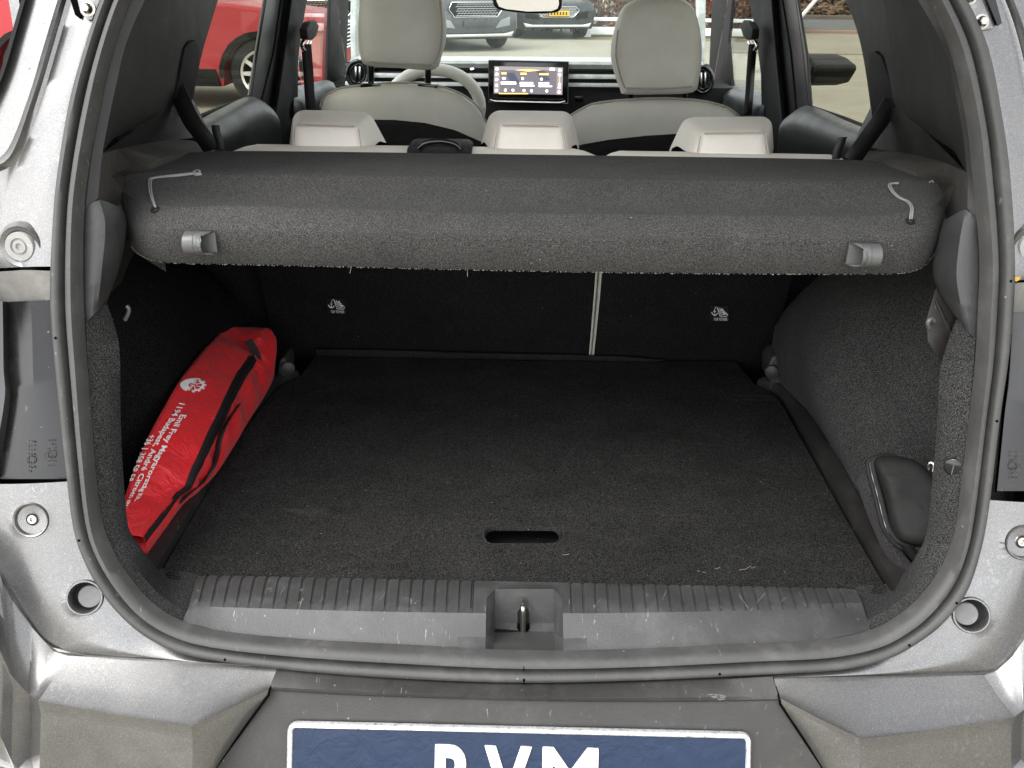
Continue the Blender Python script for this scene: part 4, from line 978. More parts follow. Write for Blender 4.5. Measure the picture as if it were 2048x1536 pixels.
# outer flanks, roof and floor that keep the daylight out
for s in (-1, 1):
    bm = bmesh.new(); prism_bm(bm, [Vector((s * .70, y, z)) for y, z in ((.97, .3), (3.9, .3), (3.9, .95), (3.05, 1.05), (1.8, 1.06), (1.25, 1.12), (.99, 1.0))], Vector((s * .10, 0, 0)))
    bm_done(bm, 'body_side', 'paint_grey', car, False)
    prism('quarter_flank', [Vector((s * (.60 + .09 * (y - 1.1)), y, z)) for y, z in ((1.10, 1.0), (1.75, 1.0), (1.72, 1.3), (1.52, 1.6), (1.24, 1.62), (1.14, 1.4))], (s * .012, 0, 0), 'paint_grey', car)
prism('roof', [Vector((-.60, 1.16, 1.605)), Vector((.60, 1.16, 1.605)), Vector((.56, 2.62, 1.60)), Vector((-.56, 2.62, 1.60))], (0, 0, .05), 'paint_grey', car, .01)
prism('headliner', [Vector((-.58, 1.2, 1.597)), Vector((.58, 1.2, 1.597)), Vector((.54, 2.60, 1.592)), Vector((-.54, 2.60, 1.592))], (0, 0, -.012), 'headliner', car)
for s in (-1, 1): prism('roof_rail', [Vector((s * .56, 1.2, 1.56)), Vector((s * .70, 1.2, 1.50)), Vector((s * .66, 2.7, 1.50)), Vector((s * .54, 2.7, 1.56))], (0, 0, .08), 'paint_grey', car)
box('cabin_floor', (0, 2.3, .33), (1.4, 2.9, .04), 'black_trim', car, 0)
prism('bonnet', [Vector((-.72, 3.45, 1.02)), Vector((.72, 3.45, 1.02)), Vector((.66, 4.25, .88)), Vector((-.66, 4.25, .88))], (0, 0, -.5), 'paint_grey', car, .03)
prism('windscreen', [Vector((-.66, 3.42, 1.05)), Vector((.66, 3.42, 1.05)), Vector((.55, 2.66, 1.60)), Vector((-.55, 2.66, 1.60))], (0, .003, .004), 'glass_clear', car)
# raised tailgate above the camera
tg = prism('tailgate', [Vector((-.56, 1.10, 1.66)), Vector((.56, 1.10, 1.66)), Vector((.60, .70, 2.07)), Vector((.60, .36, 2.30)), Vector((-.60, .36, 2.30)), Vector((-.60, .70, 2.07))], (0, .04, .07), 'paint_grey', car, 0)
prism('rear_window', [Vector((x, y, z)) for x, y, z in ((-.46, 1.05, 1.705), (.46, 1.05, 1.705), (.50, .75, 2.012), (-.50, .75, 2.012))], (0, -.008, -.016), 'lens', tg)
# door mirror seen through the right rear window
dm = prism('door_mirror', [PX(x, y, .80) for x, y in ((1600,108),(1618,116),(1634,130),(1635,140),(1630,150),(1621,166),(1600,172))], (.12, .03, 0), 'black_trim', car, .012, 3)
prism('mirror_glass', [PX(x, y, .798) for x, y in ((1604,118),(1616,122),(1625,133),(1618,158),(1604,164))], (-.002, 0, 0), 'grey_frame', dm)
# seat belts
def belt(name, pts, w, par, wv=Vector((1, 0, 0))):
    p = spline(pts, 5)
    return grid(name, [[q - wv * w / 2 for q in p], [q + wv * w / 2 for q in p]], 'belt', par, thick=.0015)
belt('seat_belt', [PX(353, 175, -.60), PX(365, 205, -.575), PX(385, 245, -.55), PX(408, 275, -.53), PX(425, 300, -.52)], .036, car, Vector((.9, -.3, .3)).normalized())
belt('seat_belt', [PX(1785, 200, .612), PX(1765, 235, .59), PX(1740, 270, .57), PX(1718, 300, .55), PX(1705, 320, .54)], .036, car, Vector((.9, .3, -.3)).normalized())
for lst in ([PY(x, y, 1.455) for x, y in ((441,300),(440,285),(436,274),(432,262),(431,250))], [PY(x, y, 1.455) for x, y in ((1672,318),(1675,302),(1681,288),(1685,276),(1688,274))]): belt('belt_keeper', lst, .013, car)
prism('belt_guide', [PX(x, y, -.588) for x, y in ((352,195),(370,95),(380,84),(392,80),(400,100),(398,140),(386,200),(370,230))], (-.01, 0, 0), 'black_trim', car, .003)
prism('belt_guide', [PX(x, y, .604) for x, y in ((1735,105),(1748,102),(1762,112),(1790,190),(1792,208),(1745,255),(1740,200))], (.01, 0, 0), 'black_trim', car, .003)
for x0, s, X in ((606, 1, -.575), (1512, -1, .59)):
    ra = prism('belt_anchor', [PX(x0 + s * x, y, X) for x, y in ((-8, 58), (0, 44), (10, 40), (18, 52), (12, 72), (4, 80), (-6, 78))], (.02 * s, 0, 0), 'black_trim', car, .004)
    tube('belt_loop', [PX(x0 + s * x, y, X) for x, y in ((2, 78), (-2, 90), (2, 100), (8, 96), (14, 84))], .005, 'chrome', ra, 8, 3)
    belt('seat_belt', [PX(x0 + s * x, y, X) for x, y in ((6, 88), (8, 110), (11, 150), (13, 185), (17, 230))], .026, car, Vector((.75, .3, 0)).normalized())

# ---- front seats
def front_seat(top, low, hr, posts):
    s = pillow('front_seat', [PY(x, y, 2.36) for x, y in top], (0, -.035, 0), (0, .05, 0), 'leather_grey', car, 6, 3)
    tube('piping', [PY(x, y, 2.352) for x, y in top[:-4]], .003, 'leather_seam', s, 6, 3)
    polyY('seat_shell', low, 2.318, .05, 'black_trim', s, .012, 3)
    h = pillow('front_headrest', spline([PY(x, y, 2.36) for x, y in hr], 3, True), (0, -.045, -.005), (0, .06, 0), 'leather_grey', s, 8, 3.2)
    for x, y in posts: tube('post', [PY(x, y - 8, 2.37), PY(x, y + 34, 2.37)], .008, 'gloss_black', s, 10)
    for x, y in posts: box('post_collar', PY(x, y + 32, 2.36), (.05, .03, .012), 'gloss_black', s, .004)
    return s, h
s1, h1 = front_seat([(640,214),(647,195),(665,182),(700,173),(800,165),(870,171),(920,187),(955,213),(972,245),(980,290),(940,310),(800,300),(650,290)],
    [(560,255),(640,243),(720,239),(790,240),(850,246),(910,261),(958,284),(990,300),(960,420),(600,420)],
    [(728,-60),(720,0),(716,60),(720,110),(735,131),(800,136),(868,139),(884,110),(893,70),(890,20),(882,-30),(870,-75),(800,-90),(745,-85)], [(742,138),(856,140)])
s2, h2 = front_seat([(1140,232),(1165,217),(1200,205),(1300,197),(1390,200),(1440,210),(1470,224),(1484,245),(1490,300),(1400,310),(1200,305),(1130,290)],
    [(1130,312),(1160,292),(1220,280),(1290,272),(1380,266),(1470,262),(1500,280),(1500,420),(1120,420)],
    [(1250,10),(1234,40),(1222,90),(1224,130),(1240,178),(1250,188),(1320,188),(1385,184),(1398,160),(1404,100),(1396,40),(1380,8),(1350,-6),(1290,-6)], [(1262,186),(1368,186)])
for par, pts in ((h1, [(880,0),(884,50),(880,100),(866,128)]), (h2, [(1236,60),(1232,110),(1240,150),(1250,176)])): tube('side_seam', [PY(x, y, 2.325) for x, y in pts], .0022, 'leather_seam', par, 6, 3)
for par, pts in ((h1, [(738,124),(800,127),(864,130)]), (h2, [(1252,176),(1320,177),(1384,173)])): tube('lower_seam', [PY(x, y, 2.318) for x, y in pts], .0022, 'leather_seam', par, 6, 3)

# ---- dashboard
def band(name, y0, y1, Y, t, mat, par, x0=690, x1=1420, tilt=.0066):
    return polyY(name, [(x0, y0 + (x0 - 690) * tilt), (x1, y0 + (x1 - 690) * tilt), (x1, y1 + (x1 - 690) * tilt), (x0, y1 + (x0 - 690) * tilt)], Y, t, mat, par, .003)
dash = band('dashboard', 171, 420, 2.98, .25, 'black_trim', car, 640, 1470)
dt = [PY(x, y, 2.96) for x, y in ((700,121),(860,122),(1048,123),(1250,125),(1408,127))]
grid('dash_top', [[p + Vector((0, .004, -.02)) for p in dt], [p + Vector((0, 0, -.007)) for p in dt], [p + Vector((0, .006, .001)) for p in dt], [p + Vector((0, .10, .006)) for p in dt], [p + Vector((0, .46, -.07)) for p in dt]], 'dash_top', dash) if 'dash_top' in M else None
band('instrument_panel', 125, 146, 2.985, .05, 'gloss_black', dash)
band('dash_strip', 146, 155, 2.965, .05, 'dash_pale', dash); band('dash_gap', 154, 165, 2.98, .05, 'black_trim', dash); band('dash_strip', 163, 171, 2.97, .05, 'dash_pale', dash)
polyY('warning_lamp', [(950,126),(968,126),(968,130),(950,130)], 2.984, -.001, 'gauge_red', dash, 0)
for x, y in ((905,137),(940,137)): polyY('gauge_mark', [(x,y),(x+7,y-3),(x+8,y+1),(x+2,y+3)], 2.984, -.001, 'screen_white', dash, 0)
polyY('hazard_switch', [(1150,192),(1166,192),(1166,203),(1150,203)], 2.978, -.004, 'gloss_black', dash, .001)
def sq(pts): return [(x, y) for x, y in pts]
sc = polyY('touch_screen', [(978,121),(1137,124),(1136,207),(977,204)], 2.93, .03, 'gloss_black', dash, .004)
tube('screen_frame', [PY(x, y, 2.928) for x, y in ((978,121),(1137,124),(1136,207),(977,204),(978,121))], .0022, 'grey_frame', sc, 6)
def scr(name, pts, mat, Y=2.9288): return polyY(name, pts, Y, -.0004, mat, sc, 0)
scr('display', [(988.5,132.5),(1126,135),(1124.5,189.5),(987.5,186.5)], 'screen_bg')
scr('menu_bar', [(988.5,132.5),(1000,132.7),(999,186.7),(987.5,186.5)], 'screen_bar', 2.9282); scr('menu_bar', [(1114,134.8),(1126,135),(1124.5,189.5),(1112.5,189.2)], 'screen_bar', 2.9282); scr('menu_bar', [(1000,132.7),(1114,134.8),(1114,141),(1000,140)], 'screen_bar', 2.9282)
for c in ((1016,158),(1076,152)): scr('tile', [(c[0]-4,c[1]-12),(c[0]+12,c[1]-13),(c[0]+24,c[1]+8),(c[0]+6,c[1]+10)], 'screen_dark', 2.9283)
def dot(x, y, r, mat='screen_white'): scr('icon', [(x + r * math.cos(a * 1.0472 * .75), y + r * math.sin(a * 1.0472 * .75)) for a in range(8)], mat, 2.9276)
for x, y in ((993.8,138),(993.6,148.6),(993.3,159),(993,170.5),(992.8,181),(1010.8,180.3),(1025.8,180.5),(1048,181),(1063,181.7),(1093.5,182),(1119.7,140.6),(1119.3,149.6),(1119,168.6),(1118.5,174.8),(1118.3,184.2),(1045.2,157),(1083,158.2)): dot(x, y, 2.7 if y > 150 else 3)
def bar(x0, y0, x1, h, mat='screen_white'): scr('text_line', [(x0, y0 - h), (x1, y0 - h + .2), (x1, y0 + h + .2), (x0, y0 + h)], mat, 2.9276)
bar(1003,146.5,1013,1.7,'screen_orange'); bar(1041,147.3,1053,1.7,'screen_orange'); bar(1078.5,148.3,1097,1.7,'screen_orange')
bar(1004.5,156.6,1011,1.7); bar(1002,166,1028,2.7); bar(1029.3,166,1032,2.6); bar(1039.8,166.2,1066,1.8); bar(1040,171.3,1068.5,1.3); bar(1077.5,166.8,1098,1.8); bar(1077.6,172.2,1104,1.4); bar(1099.5,138.4,1109.5,2.4)
bar(998,187,1056,.9,'screen_orange'); scr('banner', [(1030,140.2),(1055,138.8),(1082,140.8),(1056,142.8)], 'screen_orange', 2.9275); scr('slider', [(1118.6,155),(1119.4,155),(1119.2,168),(1118.4,168)], 'screen_orange', 2.9276)
tube('screen_ledge', [PY(980,200,2.915), PY(990,203,2.912), PY(1120,206,2.912), PY(1130,203,2.915)], .0035, 'chrome', sc, 8)
def vent(cx, cy, w):
    for k, s_ in enumerate((1, .72)): 
        tube('vent_ring', [PY(cx + w * s_ * math.cos(a), cy + 26 * s_ * math.sin(a), 2.93 + k * .004) for a in [i * math.pi / 10 for i in range(21)]], .006 if k == 0 else .0045, 'gloss_black', vt, 8)
    for dx in (-5, 3): polyY('vent_fin', [(cx + dx, cy - 15), (cx + dx + 3, cy - 15), (cx + dx + 3, cy + 15), (cx + dx, cy + 15)], 2.925, .02, 'chrome', vt, .001)
vt = polyY('air_vent', [(694,150),(700,128),(715,122),(730,128),(737,150),(730,172),(712,176),(699,170)], 2.95, .03, 'black_trim', dash, .004); vent(715, 148, 21)
vt = polyY('air_vent', [(1386,160),(1392,138),(1404,130),(1420,138),(1427,160),(1420,184),(1404,190),(1392,180)], 2.95, .03, 'black_trim', dash, .004); vent(1406, 160, 19)
# steering wheel
sw = []
for i in range(33):
    a = math.pi * 2 * i / 32; sw.append(PY(868 + 92 * math.cos(a), 214 + 75 * math.sin(a), 2.72 + .02 * math.sin(a)))
swo = tube('steering_wheel', sw, .0175, 'leather_grey', car, 12)
tube('spoke', [PY(782, 214, 2.73), PY(868, 222, 2.75), PY(956, 214, 2.73)], .02, 'black_trim', swo, 8)
# rear view mirror
rm = pillow('rear_view_mirror', spline([PY(x, y, 2.60) for x, y in ((986,-18),(985,2),(992,16),(1010,22),(1055,27),(1105,26),(1120,20),(1124,8),(1122,-18),(1100,-28),(1010,-28))], 3, True), (0, -.01, 0), (0, .035, 0), 'gloss_black', car, 5, 3)
polyY('mirror_glass', [(994,-16),(993,2),(998,13),(1012,18),(1055,23),(1104,22),(1115,17),(1118,8),(1116,-16)], 2.588, -.001, 'mirror', rm, 0) if 'mirror' in M else None
tube('mirror_stem', [PY(1055,-20,2.62), PY(1055,-90,2.66)], .012, 'gloss_black', rm)

# ================================================================== LOOSE THINGS IN THE BOOT
# ---- load floor board with its finger hole
fl = [(388,1166),(350,1163),(328,1150),(330,1132),(398,1012),(468,892),(537,795),(565,770),(604,748),(632,712),(760,716),(1048,722),(1300,724),(1470,722),(1508,768),(1541,783),(1562,806),(1617,905),(1687,1030),(1755,1148),(1772,1176),(1768,1187),(1740,1190),(1712,1189),(1500,1186),(1048,1178),(700,1170)]
outer = [PZ(x, y, .702) for x, y in fl]
hole = []
for cx, a0 in ((1103, -90), (986, 90)):
    for i in range(9): a = R(a0 + 180 * i / 8); hole.append((cx + 16.5 * math.cos(a), 1070 + 17.5 * math.sin(a)))
hole3 = [PZ(x, y, .702) for x, y in hole]
bm = bmesh.new()
vo = [bm.verts.new(p) for p in outer]; vh = [bm.verts.new(p) for p in hole3]
eo = [bm.edges.new((vo[i], vo[(i + 1) % len(vo)])) for i in range(len(vo))]; eh = [bm.edges.new((vh[i], vh[(i + 1) % len(vh)])) for i in range(len(vh))]
bmesh.ops.triangle_fill(bm, use_beauty=True, edges=eo + eh)
for f in list(bm.faces):
    c = f.calc_center_median(); 
geo = bmesh.ops.extrude_face_region(bm, geom=list(bm.faces)); bmesh.ops.translate(bm, vec=(0, 0, -.008), verts=[v for v in geo['geom'] if isinstance(v, bmesh.types.BMVert)])
board = bm_done(bm, 'boot_floor_board', 'carpet_floor', None, True, 30)
tag(board, 'black carpeted boot floor board with an oblong finger hole near the sill', 'floor board')
hb = [p + Vector((0, 0, .0005)) for p in hole3]
cH = sum(hole3, Vector()) / len(hole3)
rim = grid('hole_rim', [[p.lerp(cH, -.055 * (1 + .0)) + Vector((0, 0, .0004)) for p in hole3], [p.lerp(cH, -.02) + Vector((0, 0, .0012)) for p in hole3], [p.lerp(cH, .006) + Vector((0, 0, -.001)) for p in hole3], [p.lerp(cH, .006) + Vector((0, 0, -.008)) for p in hole3]], 'carpet_floor', board, closed_u=True)
prism('rear_flap', [PB(x, y, -.012) for x, y in ((634,712),(632,698),(760,699),(900,704),(1100,708),(1240,712),(1330,719),(1300,724),(1048,722))], (0, -.004, 0), 'carpet_floor', board)
bm = bmesh.new()                      # lint, straw and chalky scuffs
for _ in range(46):
    x, y = random.uniform(400, 1690), random.uniform(780, 1165); p = PZ(x, y, .7032); a = random.uniform(0, 6.3); l = random.uniform(.0004, .003)
    tube_bm(bm, [p, p + Vector((math.cos(a) * l, math.sin(a) * l, .0004))], .00028, 4)
for x, y, dx, dy in ((1478,1140,24,-8),(1430,1137,10,-2),(1395,1142,4,0),(1125,1110,14,-2),(1502,1136,8,-3),(1405,1144,6,1)):
    tube_bm(bm, [PZ(x, y, .7032), PZ(x + dx * .5, y + dy * .2, .7036), PZ(x + dx, y + dy, .7032)], .00035, 4)
tag(bm_done(bm, 'lint', 'fray', board), kind='stuff')

# ---- parcel shelf
shelf = empty('parcel_shelf', (0, 1.2, 1.1), 'grey carpeted parcel shelf lying across the boot under the headrests', 'parcel shelf')
n = 90
fb = [(262,490),(280,508),(330,524),(480,528),(700,533),(1048,541),(1400,546),(1740,547),(1826,541),(1862,516),(1876,488)]      # lower edge
ft = [(248,425),(272,448),(330,457),(480,460),(700,464),(1048,470),(1400,475),(1700,478),(1800,474),(1868,455),(1890,425)]   # top of front face
rm_ = [(246,380),(285,400),(345,412),(480,412),(700,418),(1048,426),(1400,430),(1660,432),(1775,428),(1858,408),(1888,390)]   # behind the rim
md = [(252,350),(300,345),(360,345),(480,350),(700,352),(1048,357),(1400,362),(1640,364),(1770,360),(1835,362),(1872,364)]
bk = [(262,338),(310,318),(370,306),(480,302),(700,304),(1048,309),(1400,314),(1640,318),(1740,322),(1800,332),(1860,352)]
def shelf_pts(lst, Yc, Ye, z0=None):
    out = []
    for i, (x, y) in enumerate(lst):
        e = {0: 1, 1: .35, 2: .05, 8: .05, 9: .35, 10: 1}.get(i, 0)
        out.append(PY(x, y, Yc + Ye * e))
    return out
r_fb = shelf_pts(fb, 1.075, .07); r_ft = shelf_pts(ft, 1.060, .08); r_rm = shelf_pts(rm_, 1.092, .08)
r_md = shelf_pts(md, 1.20, .0); r_bk = shelf_pts(bk, 1.455, -.14)
def lerp_row(a, b, t, dz=0, dy=0): return [p.lerp(q, t) + Vector((0, dy, dz)) for p, q in zip(a, b)]
def edge_damp(row, dz):   # the relief dies out towards the rounded ends
    return [p + Vector((0, 0, dz * (0 if i in (0, 1, 9, 10) else (.4 if i in (2, 8) else 1)))) for i, p in enumerate(row)]
rows = [lerp_row(r_fb, r_fb, 0, .0, .06), lerp_row(r_fb, r_fb, 0, -.002, .012), r_fb, lerp_row(r_fb, r_ft, .12, 0, -.003), lerp_row(r_fb, r_ft, .5, 0, -.005), lerp_row(r_fb, r_ft, .86, 0, -.003), r_ft, lerp_row(r_ft, r_rm, .25, .003), lerp_row(r_ft, r_rm, .85, .002),
        r_rm, edge_damp(lerp_row(r_rm, r_md, .05), -.007), edge_damp(lerp_row(r_rm, r_md, .30), -.0105), edge_damp(lerp_row(r_rm, r_md, .52), -.0115), edge_damp(lerp_row(r_rm, r_md, .66), -.0085), edge_damp(lerp_row(r_rm, r_md, .93), -.001), edge_damp(lerp_row(r_rm, r_md, 1.0), .0005), edge_damp(lerp_row(r_md, r_bk, .06), .0005), lerp_row(r_md, r_bk, .55), r_bk, lerp_row(r_bk, r_bk, 0, -.02, .006)]
rows = [resample(spline(r, 8), n) for r in rows]
# close the ends downward
ends0 = [[r[0] + Vector((.02, .02, -.06)) for r in rows], [r[-1] + Vector((-.02, .02, -.06)) for r in rows]]
for i, r in enumerate(rows):
    rows[i] = [r[0] + Vector((.03, .03, -.05 if 2 < i < 17 else -.01)), r[0] + Vector((-.001, .006, -.014))] + r + [r[-1] + Vector((.001, .006, -.014)), r[-1] + Vector((-.03, .03, -.05 if 2 < i < 17 else -.01))]
sb = grid('shelf_panel', rows, 'carpet_shelf', shelf, ang=22)
bm = bmesh.new()                      # frayed white edge along the underside
e = resample(spline(r_fb, 8), 700)
for i, p in enumerate(e):
    if i in (0, 699) or random.random() < .45: continue
    q = p + Vector((random.uniform(-.0015, .0015), .002 - random.random() * .003, -.0005 - random.random() * .0012))
    tube_bm(bm, [p + Vector((0, -.001, -.0004)), q], random.uniform(.00025, .0006), 4)
    if random.random() < .004: tube_bm(bm, [p, p + Vector((random.uniform(-.004, .004), -.002, -.005 - random.random() * .004))], .00025, 4)
tag(bm_done(bm, 'frayed_edge', 'fray', shelf), kind='stuff')
bm = bmesh.new()
for x, y in ((1668,336),(1708,342),(1690,360),(1498,360),(1268,432),(1482,424),(1580,430),(1420,372),(760,312),(1272,365),(640,520),(1048,530),(560,510),(1290,470)):
    p = PY(x, y, 1.06 + .0006 * max(0, 470 - y) * 4 * .6) ; 
    k = min(range(len(rows)), key=lambda i: 0)
tube_bm(bm, [PY(640,505,1.058), PY(641,507,1.057)], .0004, 4)
bm.free()
def hook(cx, cy, s):
    # D-shaped sleeve: closed at the outer end, open towards the middle
    h = empty('cord_clip', PY(cx, cy, 1.052), parent=shelf) if 0 else None
    w, hh = 31, 22; 
    sec = []
    for a in range(13):
        t = math.pi * a / 12; sec.append((-.019 * math.sin(t) ** .8, -.0135 * math.cos(t)))
    c0 = PY(cx, cy, 1.054); ex = (PY(cx + 10, cy + .16, 1.054) - c0).normalized()
    L_ = .0172
    def cu(u, y): return u * L_ * s - (ex_cut * (-y / .019) * L_ * s if u > .5 else 0)
    ex_cut = 1.0
    rows_ = []
    for u in (-1, -.94, -.3, .3, 1):
        k = .86 if u == -1 else 1
        rows_.append([c0 + ex * cu(u, y) + Vector((0, y * k, z * k)) for y, z in sec])
    o = grid('cord_clip', rows_, 'clip_grey', shelf, thick=.0022, ang=50)
    cap = [c0 + ex * (-L_ * s) + Vector((0, y * .86, z * .86)) for y, z in sec]
    prism('clip_cap', cap, ex * (.002 * s), 'clip_grey', o)
    tube('clip_rib', [c0 + ex * (-.25 * L_ * s) + Vector((0, y * 1.06, z * 1.06)) for y, z in sec], .0006, 'clip_grey', o, 5)
    prism('clip_hollow', [c0 + ex * (L_ * s * -.75) + Vector((0, y * .9, z * .9)) for y, z in sec], ex * (.001 * s), 'black_trim', o)
    prism('clip_back', [c0 + ex * (L_ * s * a) + Vector((0, .0005, b)) for a, b in ((-1, -.0135), (1.02, -.0135), (1.02, .0135), (-1, .0135))], (0, .0015, 0), 'clip_grey', o)
hook(403, 484, 1); hook(1725, 508, -1)
from mathutils.bvhtree import BVHTree
def bvh(o): return BVHTree.FromPolygons([v.co for v in o.data.vertices], [p.vertices for p in o.data.polygons])
SB = bvh(sb)
def on_shelf(x, y, up=.002):           # the shelf's surface in that direction
    h = SB.ray_cast(CAM, ray(x, y).normalized()); n = h[1] if h[1].z > 0 else -h[1]; return h[0] + n * up
def cordpts(l): return [on_shelf(x, y, .0022 + (.012 if Y > 2 else 0)) for x, y, Y in l]
for dx, sd in ((0, 0), (4, 1)):
    tube('lift_cord', cordpts([(312 + dx * .3, 416, 1.11), (301 + dx, 390, 1.13), (299 + dx, 366, 1.15), (306 + dx, 359, 1.155), (350, 353 + dx * .6, 1.19), (388, 349 + dx * .5, 1.22)]), .0011, 'cord', shelf, 6, 4)
    tube('lift_cord', cordpts([(1818 + dx, 440, 1.10), (1821 + dx, 420, 1.11), (1814 + dx, 407, 1.125), (1796 + dx, 398, 1.14), (1783 + dx, 386, 1.155), (1777 + dx, 372, 1.17), (1796, 369 + dx * .3, 1.175)]), .0011, 'cord', shelf, 6, 4)
tube('cord_knot', cordpts([(388, 346, 1.215), (394, 351, 1.21), (400, 346, 1.215), (393, 344, 1.215), (390, 352, 1.21), (404, 351, 1.215)]), .0016, 'cord', shelf, 6, 4)
disc_lathe('cord_eyelet', on_shelf(311, 420, .001), (0, -.6, 1), [(.006, -.001), (.006, .0004), (.003, .0006), (.002, -.001)], 'black_trim', shelf, 14)
disc_lathe('cord_eyelet', on_shelf(1820, 443, .001), (0, -.6, 1), [(.006, -.001), (.006, .0004), (.003, .0006), (.002, -.001)], 'black_trim', shelf, 14)
for x, y, Y in ((264, 337, 1.33), (1862, 363, 1.30)): tube('thread_end', [on_shelf(x - 4, y + 5), on_shelf(x, y + 3, .004), on_shelf(x + 3, y + 5)], .0010, 'fray', shelf, 5)

# ---- red bag
bag = empty('red_bag', (-.45, 1.25, .71), 'red nylon zip bag with white printing leaning on the left side wall', 'bag')
ST = [((235,1078),(293,1117)),((238,1040),(325,1068)),((248,1000),(366,1010)),((270,935),(400,980)),((297,872),(432,948)),((325,820),(462,902)),((360,760),(492,850)),((400,708),(522,803)),((430,676),(545,757)),((456,655),(553,710)),((503,656),(552,684))]
ZF = [.86,.78,.70,.63,.58,.54,.50,.46,.47,.55,.55]
Ls, Rs = [], []
for i_, (l, r) in enumerate(ST):
    if i_ < 9: Ls.append(PX(*l, -.555)); Rs.append(PZ(*r, .712 + (.018 if i_ == 8 else 0)))
    elif i_ == 9: Ls.append(PY(*l, 1.56)); Rs.append(PY(*r, 1.565))
    else: Ls.append(PY(*l, 1.60)); Rs.append(PY(*r, 1.60))
PER = 7
Lr, Rr_ = spline(Ls, PER), spline(Rs, PER)
zf = [v.x for v in spline([Vector((z, 0, 0)) for z in ZF], PER)]
from mathutils import noise as mnoise
NS = len(Lr); NV = 33
def front(i, v):
    l, r = Lr[i], Rr_[i]; d = r - l; ax = (Rr_[min(i + 1, NS - 1)] - Rr_[max(i - 1, 0)]).normalized()
    n = ax.cross(d).normalized()
    if n.x < 0: n = -n
    t = i / (NS - 1); puff = .040 * (1 - .55 * t ** 6) * (.75 + .25 * min(1, t * 5))
    # flat printed face, a ridge at the zip, a slack side below it
    z = zf[i]; prof = max(0, v / z) ** .8 if v < z else max(0, (1 - v) / (1 - z)) ** .55
    p = l + d * v + n * (puff * min(1, prof) ** .9)
    w = mnoise.noise(p * 15 + Vector((3, 1, 0))) * .007 + mnoise.noise(Vector((p.x * 26, p.y * 60, p.z * 26))) * .0042 * (1.5 if v > z else .45)
    w += (.006 * math.sin(i * .9 + v * 5) if v > z + .08 and v < .95 else 0)
    e = min(1, 6 * v * (1 - v)); dz = min(1, abs(v - z) * 7)
    return p + n * (w * e * dz)
def SF(si, v, h=0):
    si = max(0, min(NS - 1.001, si)); i = int(si); f = si - i
    p = front(i, v).lerp(front(i + 1, v), f)
    if h:
        a = front(min(i + 1, NS - 1), v) - front(i, v); b = front(i, min(1, v + .02)) - front(i, max(0, v - .02)); n = a.cross(b).normalized()
        if n.x < 0: n = -n
        p = p + n * h
    return p
rows = []
for i in range(NS):
    fr = [front(i, j / (NV - 1)) for j in range(NV)]
    l, r = Lr[i], Rr_[i]; cnr = Vector((l.x - .012, (l.y + r.y) / 2, r.z + .002))
    back = [r.lerp(cnr, .5) + Vector((0, 0, -.002)), cnr, cnr.lerp(l, .5) + Vector((-.008, 0, 0))]
    rows.append(fr + back)
c1 = sum(rows[-1], Vector()) / len(rows[-1])
for f in (.75, .4, .08): rows.append([p.lerp(c1, 1 - f) + Vector((.003, .012 * (1 - f), .004 * (1 - f))) for p in rows[NS - 1]])
body = grid('bag_body', rows, 'red_nylon', bag, closed_u=True, ang=180)
def strip(name, mat, i0, i1, dv0, dv1, h, fn=None):
    ii = [i0 + (i1 - i0) * k / 60 for k in range(61)]
    def zz(s): i = min(NS - 2, int(s)); return zf[i] + (zf[i + 1] - zf[i]) * (s - i)
    return grid(name, [[SF(s, zz(s) + dv0 + (dv1 - dv0) * k / 4, h - (.0012 if k in (0, 4) else 0)) for s in ii] for k in range(5)], mat, bag, ang=180)
strip('zip_tape', 'belt', 0, 54, -.062, .062, .0016)
strip('zip_teeth', 'zip_black', 0, 54, -.016, .016, .0030)
# upper zip end on the folded top, with the puller
up = [(497,678),(505,690),(512,704),(517,720),(514,736)]
zt = spline([PY(x, y, 1.505) for x, y in up], 5)
tz = grid('zip_tape', [[p + Vector((s, -.004, s * .5)) for p in zt] for s in (-.007, -.0035, 0, .0035, .007)], 'belt', bag)
tube('zip_puller', [PY(512,708,1.49), PY(505,712,1.488), PY(498,718,1.487), PY(497,724,1.487), PY(503,721,1.487), PY(508,713,1.488)], .0012, 'chrome', bag, 6)
# carrying strap
BB = bvh(body)
def on_bag(x, y, up, z):
    h = BB.ray_cast(CAM, ray(x, y).normalized()); return (h[0] - ray(x, y).normalized() * up) if h[0] is not None else PZ(x, y, z)
stp = spline([on_bag(*q) for q in ((476,810,.003,.8),(460,834,.008,.8),(446,858,.012,.79),(438,884,.014,.78),(434,908,.014,.77),(424,938,.012,.755),(404,966,.010,.74),(380,986,.008,.73),(360,1006,.006,.722))], 5)
grid('strap', [[p + Vector((s, -s * .6, s * .9)) for p in stp] for s in (-.0065, 0, .0065)], 'belt', bag, thick=.002)
